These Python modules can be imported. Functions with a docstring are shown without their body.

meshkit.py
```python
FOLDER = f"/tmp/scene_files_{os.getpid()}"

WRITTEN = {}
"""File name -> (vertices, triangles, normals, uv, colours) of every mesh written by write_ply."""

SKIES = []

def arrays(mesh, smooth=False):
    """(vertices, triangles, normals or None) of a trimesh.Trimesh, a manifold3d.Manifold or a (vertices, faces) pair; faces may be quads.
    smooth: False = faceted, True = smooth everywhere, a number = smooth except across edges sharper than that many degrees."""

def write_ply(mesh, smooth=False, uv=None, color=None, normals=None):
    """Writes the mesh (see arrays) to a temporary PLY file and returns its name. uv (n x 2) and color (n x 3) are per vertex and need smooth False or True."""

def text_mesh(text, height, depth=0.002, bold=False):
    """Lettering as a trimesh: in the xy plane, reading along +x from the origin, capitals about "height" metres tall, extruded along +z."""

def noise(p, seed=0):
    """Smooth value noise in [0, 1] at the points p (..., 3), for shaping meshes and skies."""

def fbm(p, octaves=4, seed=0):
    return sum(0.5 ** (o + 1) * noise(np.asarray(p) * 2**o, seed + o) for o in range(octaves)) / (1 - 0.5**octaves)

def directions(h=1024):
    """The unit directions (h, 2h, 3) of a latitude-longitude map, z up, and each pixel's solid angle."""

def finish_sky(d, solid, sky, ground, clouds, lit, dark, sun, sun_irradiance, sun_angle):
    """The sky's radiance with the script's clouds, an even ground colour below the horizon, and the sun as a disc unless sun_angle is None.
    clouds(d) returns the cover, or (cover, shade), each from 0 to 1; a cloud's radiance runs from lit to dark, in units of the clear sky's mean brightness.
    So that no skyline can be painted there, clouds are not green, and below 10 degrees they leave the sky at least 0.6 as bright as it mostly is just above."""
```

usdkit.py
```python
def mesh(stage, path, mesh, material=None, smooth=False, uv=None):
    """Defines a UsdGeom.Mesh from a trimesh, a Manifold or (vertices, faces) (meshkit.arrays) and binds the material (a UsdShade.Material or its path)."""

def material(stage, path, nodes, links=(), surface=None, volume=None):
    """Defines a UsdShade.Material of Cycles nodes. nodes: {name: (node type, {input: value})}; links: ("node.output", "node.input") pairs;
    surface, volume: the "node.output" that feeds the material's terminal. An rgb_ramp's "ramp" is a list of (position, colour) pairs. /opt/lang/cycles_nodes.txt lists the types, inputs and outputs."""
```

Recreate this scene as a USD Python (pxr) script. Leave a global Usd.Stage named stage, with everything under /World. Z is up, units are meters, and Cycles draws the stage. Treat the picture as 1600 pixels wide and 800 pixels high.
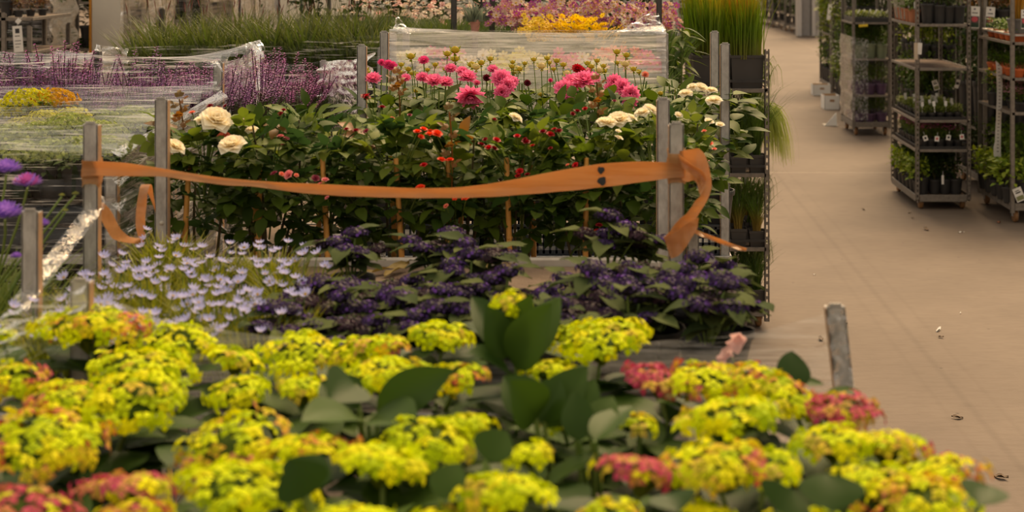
import math, random
import numpy as np
import usdkit, meshkit
from pxr import Usd, UsdGeom, UsdLux, UsdShade, Sdf, Gf, Vt

stage = Usd.Stage.CreateInMemory()
UsdGeom.SetStageUpAxis(stage, 'Z')
UsdGeom.SetStageMetersPerUnit(stage, 1.0)
UsdGeom.Xform.Define(stage, '/World')
UsdGeom.Scope.Define(stage, '/World/Looks')

# ---------------------------------------------------------------- camera
FPX, CX, CY, CAMH = 2400.0, 920.0, -78.0, 2.30      # focal length and principal point in pixels of the 1600 x 800 frame
cam = UsdGeom.Camera.Define(stage, '/World/camera')
cam.CreateHorizontalApertureAttr(36.0)
cam.CreateVerticalApertureAttr(18.0)
cam.CreateFocalLengthAttr(FPX / 1600 * 36)
cam.CreateHorizontalApertureOffsetAttr((800 - CX) / 1600 * 36)
cam.CreateVerticalApertureOffsetAttr(-(400 - CY) / 1600 * 36)
cam.CreateFStopAttr(4.4)
cam.CreateFocusDistanceAttr(6.0)
cam.CreateClippingRangeAttr((0.1, 500.0))
cam.CreateExposureAttr(-0.33)
cam.AddTranslateOp().Set((0, 0, CAMH))
cam.AddRotateXYZOp().Set((90, 0, 0))

# ---------------------------------------------------------------- sky and sun
SUN_EL, SUN_AZ = 50.0, 18.0       # evening sun behind the rows, az measured from +Y towards +X
sky = UsdLux.DomeLight.Define(stage, '/World/sky')
sky.CreateIntensityAttr(1.0)
usdkit.material(stage, '/World/Looks/sky', {
    'tc': ('texture_coordinate', {}),
    'sky': ('sky_texture', {'sky_type': 'hosek_wilkie', 'turbidity': 6.0, 'ground_albedo': 0.3,
                            'sun_direction': (math.sin(math.radians(SUN_AZ)) * math.cos(math.radians(SUN_EL)), math.cos(math.radians(SUN_AZ)) * math.cos(math.radians(SUN_EL)), math.sin(math.radians(SUN_EL)))}),
    'map': ('mapping', {'scale': (1.5, 1.5, 4.0)}),
    'n': ('noise_texture', {'scale': 1.6, 'detail': 6.0, 'roughness': 0.6}),
    'r': ('rgb_ramp', {'ramp': [(0.25, (0, 0, 0)), (0.52, (1, 1, 1))]}),
    'mix': ('mix', {'color2': (1.15, 0.98, 0.78)}),
    'bg': ('background_shader', {'strength': 1.0}),
}, [('tc.generated', 'map.vector'), ('map.vector', 'n.vector'), ('n.fac', 'r.fac'), ('r.color', 'mix.fac'), ('sky.color', 'mix.color1'), ('mix.color', 'bg.color')], surface='bg.background')
UsdShade.MaterialBindingAPI.Apply(sky.GetPrim()).Bind(UsdShade.Material.Get(stage, '/World/Looks/sky'))
sun = UsdLux.DistantLight.Define(stage, '/World/sun')
sun.CreateAngleAttr(38.0)         # seen through whitened greenhouse glass: soft edged
sun.CreateIntensityAttr(5.2)
sun.CreateColorAttr((1.0, 0.70, 0.40))
_d = Gf.Vec3d(math.sin(math.radians(SUN_AZ)) * math.cos(math.radians(SUN_EL)), math.cos(math.radians(SUN_AZ)) * math.cos(math.radians(SUN_EL)), math.sin(math.radians(SUN_EL)))
sun.AddTransformOp().Set(Gf.Matrix4d(Gf.Rotation(Gf.Vec3d(0, 0, 1), _d), Gf.Vec3d(0, 0, 0)))

# ---------------------------------------------------------------- helpers
rnd = random.Random(7)
_taken = {}
def numbered(parent, name):
    k = (parent, name)
    n = _taken.get(k, 0)
    _taken[k] = n + 1
    return f'{parent}/{name}' if n == 0 else f'{parent}/{name}_{n:03d}'

def tag(p, label=None, cat=None, group=None, kind=None):
    p = p.GetPrim() if hasattr(p, 'GetPrim') else p
    for k, v in (('label', label), ('category', cat), ('group', group), ('kind', kind)):
        if v:
            p.SetCustomDataByKey(k, v)
    return p

def xops(x, loc, rot=(0, 0, 0), sc=(1, 1, 1)):
    x.AddTranslateOp().Set(Gf.Vec3d(*map(float, loc)))
    x.AddRotateXYZOp().Set(Gf.Vec3f(*map(float, rot)))
    x.AddScaleOp().Set(Gf.Vec3f(*map(float, sc)))

def thing(name, label, cat, loc=(0, 0, 0), rot=(0, 0, 0), sc=(1, 1, 1), group=None, kind=None):
    x = UsdGeom.Xform.Define(stage, numbered('/World', name))
    xops(x, loc, rot, sc)
    return tag(x, label, cat, group, kind)

def dup(src, label, loc, rot=(0, 0, 0), sc=(1, 1, 1), group=None):
    was = src.GetCustomData()
    name = src.GetName()
    tail = name.rsplit('_', 1)
    if tail[-1].isdigit():
        name = tail[0]
    x = UsdGeom.Xform.Define(stage, numbered('/World', name))
    xops(x, loc, rot, sc)
    p = x.GetPrim()
    p.GetReferences().AddInternalReference(src.GetPath())
    p.SetInstanceable(True)
    return tag(p, label, was['category'], group or was.get('group'))

class MB:
    """collects pieces of one mesh"""
    def __init__(s):
        s.v, s.f, s.c, s.n = [], [], [], 0
    def add(s, v, f, M=None, col=None):
        v = np.asarray(v, float)
        if M is not None:
            M = np.asarray(M, float)
            v = v @ M[:3, :3].T + M[:3, 3]
        s.v.append(v)
        s.f.append(np.asarray(f, int) + s.n)
        s.c.append(np.broadcast_to(np.asarray(col if col is not None else (1, 1, 1), float), (len(v), 3)))
        s.n += len(v)
        return s
    def arr(s):
        return np.vstack(s.v), np.vstack(s.f), np.vstack(s.c)

def obj(name, mb, m, parent=None, smooth=True, tint=False, kind=None, label=None, loc=None):
    if isinstance(mb, MB):
        v, f, c = mb.arr()
    else:
        v, f, *c = mb
        c = c[0] if c else None
    pp = '/World' if parent is None else str(parent.GetPath())
    path = numbered(pp, name)
    if loc is not None:
        v = v - np.asarray(loc)
    me = UsdGeom.Mesh.Define(stage, path)
    v = np.asarray(v, np.float32)
    f = np.asarray(f, np.int32)
    me.CreatePointsAttr(Vt.Vec3fArray.FromNumpy(np.ascontiguousarray(v)))
    me.CreateFaceVertexCountsAttr(Vt.IntArray.FromNumpy(np.full(len(f), 3, np.int32)))
    me.CreateFaceVertexIndicesAttr(Vt.IntArray.FromNumpy(np.ascontiguousarray(f).ravel()))
    me.CreateSubdivisionSchemeAttr('none')
    if smooth is True:
        nn = np.zeros_like(v)
        fn = np.cross(v[f[:, 1]] - v[f[:, 0]], v[f[:, 2]] - v[f[:, 0]])
        for k in range(3):
            np.add.at(nn, f[:, k], fn)
        L = np.linalg.norm(nn, axis=1, keepdims=True)
        nn = np.where(L > 1e-20, nn / np.maximum(L, 1e-20), [0, 0, 1])
        me.CreateNormalsAttr(Vt.Vec3fArray.FromNumpy(nn.astype(np.float32)))
        me.SetNormalsInterpolation('vertex')
    if tint and c is not None:
        UsdGeom.PrimvarsAPI(me).CreatePrimvar('tint', Sdf.ValueTypeNames.Color3fArray, 'vertex').Set(Vt.Vec3fArray.FromNumpy(np.asarray(c, np.float32)))
    if loc is not None:
        me.AddTranslateOp().Set(Gf.Vec3d(*map(float, loc)))
    UsdShade.MaterialBindingAPI.Apply(me.GetPrim()).Bind(m)
    return tag(me.GetPrim(), label, None, None, kind)

def at(px, py, Y):
    """the point at distance Y that the photograph shows at px, py"""
    s = FPX / Y
    return np.array([(px - CX) / s, Y, CAMH - (py - CY) / s])

def nrm(a):
    a = np.asarray(a, float)
    return a / max(np.linalg.norm(a), 1e-12)

def frame(z, up=(0, 0, 1), o=(0, 0, 0), s=1.0):
    """4x4: local y along z-argument (the growing direction), local z towards up"""
    y = nrm(z)
    x = np.cross(y, up)
    if np.linalg.norm(x) < 1e-5:
        x = np.cross(y, (1, 0, 0.1))
    x = nrm(x)
    zz = np.cross(x, y)
    M = np.eye(4)
    M[:3, 0], M[:3, 1], M[:3, 2], M[:3, 3] = x * s, y * s, zz * s, o
    return M

def T(x, y, z):
    M = np.eye(4); M[:3, 3] = (x, y, z); return M
def Rz(a):
    c, s = math.cos(a), math.sin(a); M = np.eye(4); M[:2, :2] = [[c, -s], [s, c]]; return M
def Rx(a):
    c, s = math.cos(a), math.sin(a); M = np.eye(4); M[1:3, 1:3] = [[c, -s], [s, c]]; return M
def Ry(a):
    c, s = math.cos(a), math.sin(a); M = np.eye(4); M[0, 0], M[0, 2], M[2, 0], M[2, 2] = c, s, -s, c; return M
def S(x, y=None, z=None):
    y = x if y is None else y; z = x if z is None else z
    return np.diag([x, y, z, 1.0])

def grid_faces(nu, nv, wrap=False):
    i, j = np.meshgrid(np.arange(nu - 1), np.arange(nv if wrap else nv - 1), indexing='ij')
    a, b = (i * nv + j).ravel(), (i * nv + (j + 1) % nv).ravel()
    c, d = ((i + 1) * nv + (j + 1) % nv).ravel(), ((i + 1) * nv + j).ravel()
    return np.vstack([np.stack([a, b, c], 1), np.stack([a, c, d], 1)])

def box(x0, x1, y0, y1, z0, z1, c=0.0):
    """a box, its edges chamfered by c"""
    if c <= 0:
        v = np.array([(x, y, z) for x in (x0, x1) for y in (y0, y1) for z in (z0, z1)], float)
        f = [(0, 1, 3), (0, 3, 2), (4, 6, 7), (4, 7, 5), (0, 4, 5), (0, 5, 1), (2, 3, 7), (2, 7, 6), (0, 2, 6), (0, 6, 4), (1, 5, 7), (1, 7, 3)]
        return v, np.array(f)
    v, f = _CH
    h = np.array([x1 - x0, y1 - y0, z1 - z0]) / 2
    ctr = np.array([x1 + x0, y1 + y0, z1 + z0]) / 2
    sgn, ins = v
    return ctr + sgn * (h - ins * c), f

def _chbox():
    sg, ins = [], []
    for sx in (-1, 1):
        for sy in (-1, 1):
            for sz in (-1, 1):
                for a in range(3):
                    sg.append((sx, sy, sz)); i = [1, 1, 1]; i[a] = 0; ins.append(i)
    sg, ins = np.array(sg, float), np.array(ins, float)
    from scipy.spatial import ConvexHull
    p = sg * (1 - 0.2 * ins)
    h = ConvexHull(p)
    f = []
    for t, e in zip(h.simplices, h.equations):
        a, b, c = p[t]
        f.append(t if np.dot(np.cross(b - a, c - a), e[:3]) > 0 else t[::-1])
    return (sg, ins), np.array(f)
_CH = _chbox()

def tube(pts, r, n=6, cap=True):
    p = np.asarray(pts, float)
    r = np.broadcast_to(np.asarray(r, float), (len(p),))
    t = np.gradient(p, axis=0)
    t /= np.linalg.norm(t, axis=1, keepdims=True) + 1e-12
    ref = np.array([0.12, 0.05, 1.0]) if abs(nrm(p[-1] - p[0])[2]) < 0.8 else np.array([1.0, 0.1, 0.05])
    a = np.cross(t, ref); a /= np.linalg.norm(a, axis=1, keepdims=True) + 1e-12
    b = np.cross(t, a)
    an = np.arange(n) * 2 * np.pi / n
    v = p[:, None] + r[:, None, None] * (np.cos(an)[None, :, None] * a[:, None] + np.sin(an)[None, :, None] * b[:, None])
    v = v.reshape(-1, 3)
    f = grid_faces(len(p), n, True)
    if cap:
        k = len(v)
        v = np.vstack([v, p[:1], p[-1:]])
        q = np.arange(n)
        f = np.vstack([f, np.stack([np.full(n, k), (q + 1) % n, q], 1), np.stack([np.full(n, k + 1), k - n + q, k - n + (q + 1) % n], 1)])
    return v, f

def lathe(prof, n=16):
    prof = np.asarray(prof, float)
    an = np.arange(n) * 2 * np.pi / n
    v = np.stack([prof[:, None, 0] * np.cos(an), prof[:, None, 0] * np.sin(an), np.broadcast_to(prof[:, None, 1], (len(prof), n))], -1).reshape(-1, 3)
    return v, grid_faces(len(prof), n, True)

def leaf(L, W, nl=6, nw=3, fold=0.25, droop=0.3, wave=0.0, peak=0.42, tip=1.0, seed=0):
    """a leaf blade along +y with its face to +z; base at the origin"""
    t = np.linspace(0, 1, nl)
    w = np.sin(np.pi * np.clip(t, 0, 1) ** (math.log(0.5) / math.log(peak))) ** 0.8 * W / 2
    w[0] = W * 0.02; w[-1] = W * 0.004
    u = np.linspace(-1, 1, nw)
    r = np.random.RandomState(seed)
    z = -droop * L * t ** 2
    X = w[:, None] * u[None]
    Y = np.repeat((t * L)[:, None], nw, 1)
    Z = z[:, None] + fold * np.abs(X) + wave * L * np.sin(t[:, None] * 9 + u[None] * 2 + r.rand() * 6) * np.abs(u)[None]
    return np.stack([X, Y, Z], -1).reshape(-1, 3), grid_faces(nl, nw)

# ---------------------------------------------------------------- materials
def material(name, nodes, links, surface):
    return usdkit.material(stage, '/World/Looks/' + name, nodes, links, surface=surface)

def surf(name, c1, c2=None, rough=0.5, metallic=0.0, scale=8.0, bump=0.0, bscale=60.0, spec=0.5, stretch=(1, 1, 1), coat=0.0, detail=4.0, alpha=None):
    """hard surface: two colours mixed by noise in object space"""
    c2 = c2 or tuple(x * 0.8 for x in c1)
    nodes = {'tc': ('texture_coordinate', {}), 'mp': ('mapping', {'scale': stretch}),
             'n': ('noise_texture', {'scale': scale, 'detail': detail, 'roughness': 0.6}),
             'r': ('rgb_ramp', {'ramp': [(0.3, c1), (0.7, c2)]}),
             'p': ('principled_bsdf', {'roughness': rough, 'metallic': metallic, 'specular_ior_level': spec, 'coat_weight': coat})}
    links = [('tc.object', 'mp.vector'), ('mp.vector', 'n.vector'), ('n.fac', 'r.fac'), ('r.color', 'p.base_color')]
    if bump:
        nodes['n2'] = ('noise_texture', {'scale': bscale, 'detail': 5.0})
        nodes['b'] = ('bump', {'strength': bump, 'distance': 0.01})
        links += [('mp.vector', 'n2.vector'), ('n2.fac', 'b.height'), ('b.normal', 'p.normal')]
    return material(name, nodes, links, 'p.BSDF')

def plant(name, c1=None, c2=None, rough=0.45, transl=0.3, tint=False, spec=0.4, tcol=None, island=False, under=None, veins=0.0):
    """leaves and petals; c1..c2 varies from piece to piece, tint takes the mesh's own colours"""
    nodes = {'p': ('principled_bsdf', {'roughness': rough, 'specular_ior_level': spec}),
             't': ('translucent_bsdf', {}), 'm': ('mix_closure', {'fac': transl}),
             'h': ('hsv', {'saturation': 1.05, 'value': 1.25})}
    links = [('p.BSDF', 'm.closure1'), ('t.BSDF', 'm.closure2')]
    if tint:
        nodes['a'] = ('attribute', {'attribute': 'tint'})
        src = 'a.color'
    else:
        nodes['r'] = ('rgb_ramp', {'ramp': [(0.0, c1), (1.0, c2 or c1)]})
        if island:
            nodes['g'] = ('geometry', {}); links.append(('g.random_per_island', 'r.fac'))
        else:
            nodes['g'] = ('object_info', {}); links.append(('g.random', 'r.fac'))
        src = 'r.color'
    if under:
        nodes['gg'] = ('geometry', {}); nodes['u'] = ('mix', {'color2': under})
        links += [('gg.backfacing', 'u.fac'), (src, 'u.color1')]
        src = 'u.color'
    links += [(src, 'p.base_color'), (src, 'h.color'), ('h.color', 't.color')]
    return material(name, nodes, links, 'm.closure')

STEEL_AGED = surf('aged_trolley_steel', (0.24, 0.212, 0.18), (0.15, 0.13, 0.11), rough=0.55, metallic=0.35, scale=30)
EDGE = surf('warm_lit_edge', (0.55, 0.30, 0.13), (0.40, 0.26, 0.17), rough=0.5, metallic=0.3, scale=18)  # orange tint painted for the warm light on inner post sides
STEEL = surf('galvanised_steel', (0.50, 0.49, 0.47), (0.30, 0.29, 0.275), rough=0.5, metallic=0.4, scale=45, bump=0.12, bscale=120, stretch=(1, 1, 0.5))
# ================================================================ materials of the hard things
CONCRETE = material('concrete', {
    'g': ('geometry', {}), 'n1': ('noise_texture', {'scale': 0.9, 'detail': 6.0, 'roughness': 0.62}),
    'r1': ('rgb_ramp', {'ramp': [(0.3, (0.124, 0.092, 0.068)), (0.5, (0.146, 0.110, 0.082)), (0.7, (0.172, 0.132, 0.099))]}),
    'mp': ('mapping', {'scale': (7.0, 26.0, 1.0)}), 'n2': ('noise_texture', {'scale': 1.0, 'detail': 5.0, 'roughness': 0.7}),
    'r2': ('rgb_ramp', {'ramp': [(0.25, (0.80, 0.77, 0.74)), (0.55, (1, 1, 1))]}),
    'm1': ('mix', {'mix_type': 'multiply', 'fac': 1.0}),
    'v': ('voronoi_texture', {'scale': 4.5, 'randomness': 1.0}), 'r3': ('rgb_ramp', {'ramp': [(0.02, (0.25, 0.2, 0.16)), (0.06, (1, 1, 1))]}),
    'm2': ('mix', {'mix_type': 'multiply', 'fac': 0.8}),
    'sx': ('separate_xyz', {}), 'tw': ('math', {'math_type': 'subtract', 'value2': 1.92}), 'ta': ('math', {'math_type': 'absolute'}), 'tr': ('rgb_ramp', {'ramp': [(0.0, (0.86, 0.85, 0.84)), (0.012, (0.9, 0.89, 0.88)), (0.03, (1, 1, 1)), (0.12, (1, 1, 1)), (0.14, (0.93, 0.92, 0.91)), (0.17, (1, 1, 1))]}), 'm3': ('mix', {'mix_type': 'multiply', 'fac': 1.0}),
    'n3': ('noise_texture', {'scale': 90.0, 'detail': 4.0}), 'b': ('bump', {'strength': 0.12, 'distance': 0.01}),
    'p': ('principled_bsdf', {'roughness': 0.72, 'specular_ior_level': 0.35}),
}, [('g.position', 'n1.vector'), ('n1.fac', 'r1.fac'), ('g.position', 'mp.vector'), ('mp.vector', 'n2.vector'), ('n2.fac', 'r2.fac'),
    ('r1.color', 'm1.color1'), ('r2.color', 'm1.color2'), ('g.position', 'v.vector'), ('v.distance', 'r3.fac'), ('m1.color', 'm2.color1'), ('r3.color', 'm2.color2'),
    ('g.position', 'sx.vector'), ('sx.x', 'tw.value1'), ('tw.value', 'ta.value1'), ('ta.value', 'tr.fac'), ('m2.color', 'm3.color1'), ('tr.color', 'm3.color2'), ('m3.color', 'p.base_color'), ('g.position', 'n3.vector'), ('n3.fac', 'b.height'), ('b.normal', 'p.normal')], 'p.BSDF')
JOINT = surf('joint_sealant', (0.30, 0.25, 0.195), (0.25, 0.205, 0.165), rough=0.8, scale=20)
BOARD = surf('dirty_shelf_board', (0.20, 0.145, 0.10), (0.085, 0.055, 0.035), rough=0.85, scale=5.0, bump=0.4, bscale=150)
LIP = surf('worn_shelf_lip', (0.52, 0.48, 0.41), (0.40, 0.36, 0.30), rough=0.6, scale=14)
RUST = surf('caster_wheel', (0.30, 0.15, 0.05), (0.16, 0.08, 0.035), rough=0.6, scale=20)
DARKPOST = surf('dark_painted_steel', (0.035, 0.033, 0.03), (0.06, 0.055, 0.05), rough=0.5, scale=30)
POT = surf('black_plastic', (0.018, 0.018, 0.019), (0.028, 0.027, 0.026), rough=0.5, scale=15)
GREYPOT = surf('grey_plastic', (0.10, 0.10, 0.105), (0.13, 0.13, 0.13), rough=0.5, scale=12)
TERRA = surf('terracotta', (0.38, 0.15, 0.07), (0.30, 0.11, 0.05), rough=0.8, scale=12)
PALEPOT = surf('pale_green_plastic', (0.19, 0.22, 0.13), (0.15, 0.18, 0.11), rough=0.5, scale=12)
PURPOT = surf('violet_plastic', (0.11, 0.06, 0.12), (0.08, 0.045, 0.09), rough=0.5, scale=12)
SOIL = surf('potting_soil', (0.03, 0.02, 0.013), (0.05, 0.034, 0.022), rough=0.95, scale=60, bump=0.8, bscale=200)
CARD = surf('white_card', (0.72, 0.70, 0.66), (0.66, 0.64, 0.6), rough=0.7, scale=10)
INK = surf('dark_print', (0.03, 0.03, 0.035), rough=0.7)
REDINK = surf('red_print', (0.42, 0.03, 0.05), (0.55, 0.12, 0.14), rough=0.7, scale=150)
YELLOWINK = surf('yellow_print', (0.75, 0.55, 0.03), rough=0.7)
CREAM = surf('cream_panel', (0.78, 0.71, 0.58), (0.72, 0.66, 0.54), rough=0.6, scale=3)
PILLAR = surf('grey_rendered_column', (0.78, 0.72, 0.62), (0.72, 0.66, 0.57), rough=0.8, scale=4, bump=0.1)
GREYDOOR = surf('grey_door_paint', (0.42, 0.39, 0.36), (0.38, 0.355, 0.33), rough=0.5, scale=3)
ORANGETRIM = surf('orange_edge', (0.75, 0.33, 0.04), rough=0.5)

# ================================================================ the setting
fl = UsdGeom.Xform.Define(stage, '/World/floor')
tag(fl, 'tan concrete slab floor of the aisle with pale joints', None, None, 'structure')
m = MB(); m.add(*box(-30, 30, -16, 62, -0.12, -0.0012)); obj('joint_bed', m, JOINT, fl, smooth=False)
xs = [-29.9, -21, -12.15, -7.85, -3.5, 0.85, 5.2, 9.55, 14.1, 22, 29.9]
ys = [-15.9, -9.5, -5.0, 15.9, 20.0, 22.4, 23.9, 26.6, 31.0, 35.0, 39.5, 44.0, 49.0, 54.5, 61.9]
for i in range(len(xs) - 1):
    for j in range(len(ys) - 1):
        m = MB(); m.add(*box(xs[i] + .007, xs[i + 1] - .007, ys[j] + .022, ys[j + 1] - .022, -0.06, 0, .001)); obj('slab', m, CONCRETE, fl, smooth=False)
m = MB(); m.add(*box(-30, 30, 61.9, 62.1, 0, 4.5)); tag(obj('wall_back', m, CREAM, smooth=False), 'far cream end wall of the glasshouse', None, None, 'structure')
WALLG = surf('glasshouse_side_wall', (0.30, 0.28, 0.25), (0.25, 0.235, 0.21), rough=0.7, scale=2)  # unseen walls, added to darken the horizon and the film reflections
for nm, b, lab in (('wall_front', (-30, 30, -16.2, -16, 0, 4.5), 'unseen grey glasshouse wall added behind the viewer'), ('wall_left', (-30.2, -30, -16, 62, 0, 4.5), 'unseen grey glasshouse wall added on the left'), ('wall_right', (30, 30.2, -16, 62, 0, 4.5), 'unseen grey glasshouse wall added on the right')):
    m = MB(); m.add(*box(*b)); tag(obj(nm, m, WALLG, smooth=False), lab, None, None, 'structure')
wp = UsdGeom.Xform.Define(stage, '/World/wall_partition'); tag(wp, 'cream panelled partition wall beyond the grasses', None, None, 'structure')
x = -4.1
for w, mt in ((.40, CREAM), (.16, CREAM), (.10, GREYDOOR), (.02, DARKPOST), (.22, CREAM), (.03, DARKPOST), (.27, CREAM), (.045, DARKPOST), (.28, CREAM), (.02, DARKPOST), (.16, CREAM)):
    m = MB(); d = 0.03 if mt is DARKPOST else 0.0
    m.add(*box(x + .002, x + w - .002, 17 + d, 17.1, 0, 3.2, .003)); obj('panel', m, mt, wp, smooth=False)
    x += w
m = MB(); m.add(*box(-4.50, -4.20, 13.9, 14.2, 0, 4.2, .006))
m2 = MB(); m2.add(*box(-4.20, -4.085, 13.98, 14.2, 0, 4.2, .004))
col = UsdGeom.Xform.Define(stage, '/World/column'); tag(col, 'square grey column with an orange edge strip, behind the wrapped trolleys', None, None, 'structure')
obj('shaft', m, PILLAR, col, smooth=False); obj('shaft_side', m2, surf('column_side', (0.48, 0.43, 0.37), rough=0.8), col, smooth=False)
m = MB(); m.add(*box(-4.522, -4.502, 13.9, 13.94, 0, 4.2)); obj('edge_strip', m, ORANGETRIM, col, smooth=False)
dr = UsdGeom.Xform.Define(stage, '/World/door_1'); tag(dr, 'grey metal sliding door and frame at the far end of the aisle', None, None, 'structure')
YD = 40.6
for nm, a, b, mt, dp in (('door_post', 1246, 1253, GREYDOOR, 0), ('door_panel', 1254, 1268, surf('door_panel_paint', (0.25, 0.235, 0.225), rough=.5), .12), ('door_post', 1269, 1275, GREYDOOR, 0.02), ('door_panel', 1275.5, 1288, GREYDOOR, .08)):
    xa, xb = at(a, 0, YD)[0], at(b, 0, YD)[0]
    m = MB(); m.add(*box(xa, xb, YD + dp, YD + .4, 0.02, 3.4, .01)); obj(nm, m, mt, dr, smooth=False)
m = MB()
for k in range(9):
    z = .25 + k * .3; m.add(*box(at(1275.5, 0, YD)[0], at(1288, 0, YD)[0], YD + .02, YD + .04, z, z + .02))
for k in range(6):
    xx = at(1275.7 + k * 2.4, 0, YD)[0]; m.add(*box(xx, xx + .02, YD + .02, YD + .04, .25, 2.7))
obj('wire_guard', m, STEEL, dr, smooth=False)

# ================================================================ trolleys
def post_mesh(x, y, z0, z1, w=.034, d=.026, op=1, slots=False, lean=(0, 0)):
    m = MB(); t = .003
    ya, yb = (y, y + t) if op > 0 else (y - t, y)
    if slots:
        m.add(*box(x - w / 2, x - w * .17, ya, yb, z0, z1)); m.add(*box(x + w * .17, x + w / 2, ya, yb, z0, z1))
        z = z0
        while z < z1:
            m.add(*box(x - w * .17, x + w * .17, ya, yb, z, min(z + .020, z1))); z += .045
    else:
        m.add(*box(x - w / 2, x + w / 2, ya, yb, z0, z1, .001))
        for zc in (z1, ):
            m.add(*box(x - w / 2 + .006, x + w / 2 - .006, ya, yb, zc - .002, zc + .005))
    for sx in (-1, 1):
        a, b = sorted((x + sx * w / 2, x + sx * (w / 2 - t)))
        q, r = (y, y + d) if op > 0 else (y - d, y)
        m.add(*box(a, b, q, r, z0, z1 - .004))
    if lean != (0, 0):
        v, f, c = m.arr(); k = v[:, 2] - z0
        v[:, 0] += k * lean[0]; v[:, 1] += k * lean[1]
        m = MB().add(v, f)
    return m

def shelf_parts(t, x0, x1, y0, y1, z, board=None, lip=.028, th=.016, rim=None):
    m = MB(); m.add(*box(x0 + .004, x1 - .004, y0 + .004, y1 - .004, z - th, z, .002))
    sh = obj('shelf', m, board or BOARD, t, smooth=False)
    m = MB()
    for a, b, c, d in ((x0, x1, y0 - .012, y0), (x0, x1, y1, y1 + .012), (x0 - .01, x0, y0, y1), (x1, x1 + .01, y0, y1)):
        m.add(*box(a, b, c, d, z - th - .003, z + lip - .012, .002))
    obj('rim', m, rim or STEEL, sh, smooth=False)

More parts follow.
